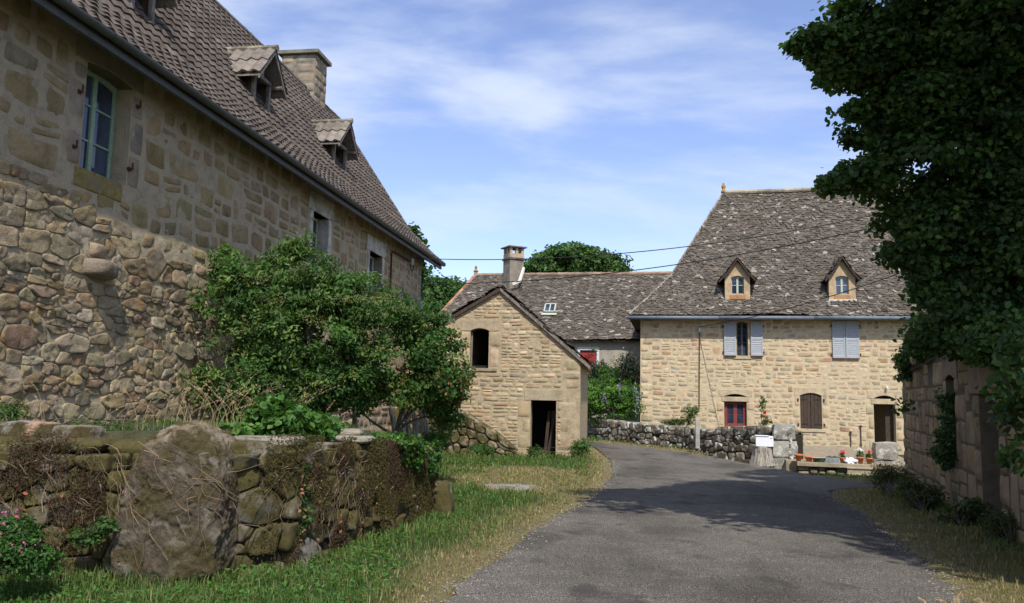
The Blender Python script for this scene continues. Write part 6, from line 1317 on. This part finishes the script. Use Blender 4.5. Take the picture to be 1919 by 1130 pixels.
lush = np.array([(.075, .155, .035), (.095, .18, .045), (.055, .115, .028), (.14, .20, .055)])[nr.randint(0, 4, len(x))]
dry = np.array([(.38, .29, .14), (.46, .37, .20), (.28, .20, .09), (.22, .19, .07)])[nr.randint(0, 4, len(x))]
mixv = np.clip(dr*.92+nr.normal(0, .28, len(x))+.6*(nz-.5), 0, 1)[:, None]; col = lush*(1-mixv)+dry*mixv
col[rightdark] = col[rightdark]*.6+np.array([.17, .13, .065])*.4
col *= nr.uniform(.7, 1.25, (len(x), 1))
m = MB(); blades(m, np.stack([x, y, z], 1), h, nr, col, wid=.0032*np.interp(d, [4, 45], [1, 7]), bend=.5); m.build('grass', MT['grass'], kind='stuff')
# broad leaved ground weeds
sel = nr.rand(len(x)) < .15*(1-dr)*(fbm(p2, 1.3, 2, 70) > .47); q = np.stack([x, y, z+h*nr.uniform(.2, .8, len(x))], 1)[sel]; dd_ = d[sel]; q = np.repeat(q, 3, 0)+nr.normal(0, .02, (len(q)*3, 3)); m = MB()
leaves(m, q, q*0+[0, 0, 1], .035*np.interp(np.repeat(dd_, 3), [4, 30], [1, 2.6]), nr, (.07, .18, .03), .5, .8); m.build('clover', MT['leaf'], kind='stuff')
# straw stalks with seed heads
def stalk(m, p, hgt, lean, az, col, seed):
    p = np.array(p); dr_ = np.array([cos(az), sin(az), 0]); pts = [p+np.array([0, 0, hgt])*t*(1-.25*lean*t)+dr_*lean*hgt*t**2*.8 for t in np.linspace(0, 1, 7)]
    m.tube(pts, [.0026, .0022, .002, .002, .0016, .0014, .001], 3, col, cap=False); return pts
m = MB(); ml = MB(); rg = random.Random(3); nrr = np.random.RandomState(31)
def tuft(px, py, Y, n_, hh_, spread):
    for k in range(n_):
        p = atY(px+rg.uniform(-spread, spread), py, Y+rg.uniform(-.4, .4)); p[2] = float(ground(p[0], p[1])); hg = hh_*rg.uniform(.6, 1.2); c = np.array([.42, .33, .19])*rg.uniform(.7, 1.2)
        pts = stalk(m, p, hg, rg.uniform(.3, 1.2), rg.uniform(-.8, .9) if rg.random() < .7 else rg.uniform(2.4, 3.8), c, k)
        t = nrr.uniform(.72, 1, 14); P_ = np.array(pts); q = np.stack([np.interp(t, np.linspace(0, 1, 7), P_[:, i]) for i in range(3)], 1); leaves(ml, q+nrr.normal(0, .006, q.shape), q*0+[0, -1, .2], .022, nrr, c*1.0, .35, .2)
tuft(400, 800, 9.3, 22, .62, 60); tuft(560, 800, 9.6, 18, .7, 60); tuft(290, 810, 9.0, 14, .6, 90); tuft(150, 810, 9.0, 12, .5, 110); tuft(620, 805, 10, 9, .5, 30); tuft(1800, 1060, 6.5, 16, .25, 60); tuft(430, 790, 10.5, 12, .8, 40)
m.build('dry_stalks', MT['straw'], kind='stuff'); ml.build('dry_seed_heads', MT['straw'], kind='stuff')
# dead creeper roots and moss cushions on the retaining wall
T = thing('dead_creeper', 'dry reddish brown creeper stems hanging over the mossy wall and boulder', 'creeper', (-3.6, 7.6, .8)); m = MB(); rg = random.Random(14)
RPth = Path(rp, tz_, 1); RPth.H = 1.0
for k in range(340):
    s_ = rg.uniform(1.5, 8.2) if rg.random() < .8 else rg.uniform(8, 11.5); zt_ = rg.uniform(.55, 1.02); L_ = rg.uniform(.1, .5); dx = rg.uniform(-.35, .35); bx2 = 3.55 < s_ < 5.2
    pts = []
    for t in np.linspace(0, 1, 7):
        sx_ = s_+dx*t+.03*math.sin(9*t+k); zz_ = zt_-L_*t**1.3+.02*math.sin(7*t+k*2); p = RPth.M(sx_, .36+.02*math.sin(11*t+k), zz_)
        u_ = (p[0]-bc[0]-.02)/.60; 
        if abs(u_) < 1: p[1] = min(p[1], 7.78-.45*math.sqrt(1-u_*u_*.6))
        pts.append(p)
    m.tube(pts, [rg.choice([.002, .0025, .003, .006])*(1-.5*t) for t in np.linspace(0, 1, 7)], 4, np.array([.25, .18, .12])*rg.uniform(.5, 1.4), cap=False)
m.build('stems', MT['straw'], T)
m = MB(); q = []; 
for k in range(14):
    u_ = rg.choice([-.62, .15, .7])*.5; s_ = rg.uniform(2.5, 9); 
    for j in range(6): q.append(RPth.M(s_+rg.uniform(-.02, .02), .40, rg.uniform(.2, .8)))
q = np.array(q); q[:, 1] -= .05; leaves(m, q, q*0+[0, -1, 0], .04, nrr, (.26, .13, .08), .6, .1); m.build('dead_leaves', MT['straw'], T)
m = MB(); n = 190000; s_ = nrr.uniform(.2, RPth.L-.2, n); zf = nrr.uniform(.02, 1.05, n); hoff = .33+nrr.uniform(0, .05, n)
P_ = RPth.M(s_, hoff, zf); mk = sstep(fbm(P_, 2.1, 3, 3)+.12*(zf-.5), .40, .54) > nrr.rand(n); P_ = P_[mk]; u_ = np.abs((P_[:, 0]-bc[0])/.66) < 1; P_ = P_[~(u_ & (P_[:, 1] < 8.0) & (nrr.rand(len(P_)) < .97))]
cN = np.where(fbm(P_, 1.3, 2, 40)[:, None] > .52, np.array([[.085, .075, .022]]), np.array([[.075, .048, .024]])); N_ = P_*0+[0, -.7, .5]
leaves(m, P_, N_, .024, nrr, cN, .35, .2, jitc=.4); m.build('moss', MT['leaf_dark'], RW)

# loose chippings along the broken road edge
nr = np.random.RandomState(8); n = 5200; i_ = nr.randint(0, len(RPJ), n); P_ = RPJ[i_]+nr.normal(0, .11, (n, 2)); k = (P_[:, 1] > 3.5) & (P_[:, 1] < 26); P_ = P_[k]; n = len(P_); r_ = nr.uniform(.005, .016, n)
o8 = np.array([[1, 0, 0], [0, 1, 0], [-1, 0, 0], [0, -1, 0], [0, 0, .8], [0, 0, -.8]]); V = np.stack([P_[:, 0], P_[:, 1], gbase(0, P_[:, 1])+.008+0*r_], 1)[:, None]+o8[None]*r_[:, None, None]*nr.uniform(.6, 1.4, (n, 6, 1)); f = np.arange(n)[:, None]*6
m = MB(); m.add(V.reshape(-1, 3), [np.concatenate([f+[a, (a+1) % 4, 4] for a in range(4)]+[f+[(a+1) % 4, a, 5] for a in range(4)])]); m.build('gravel', MT['road_grit'], kind='stuff')
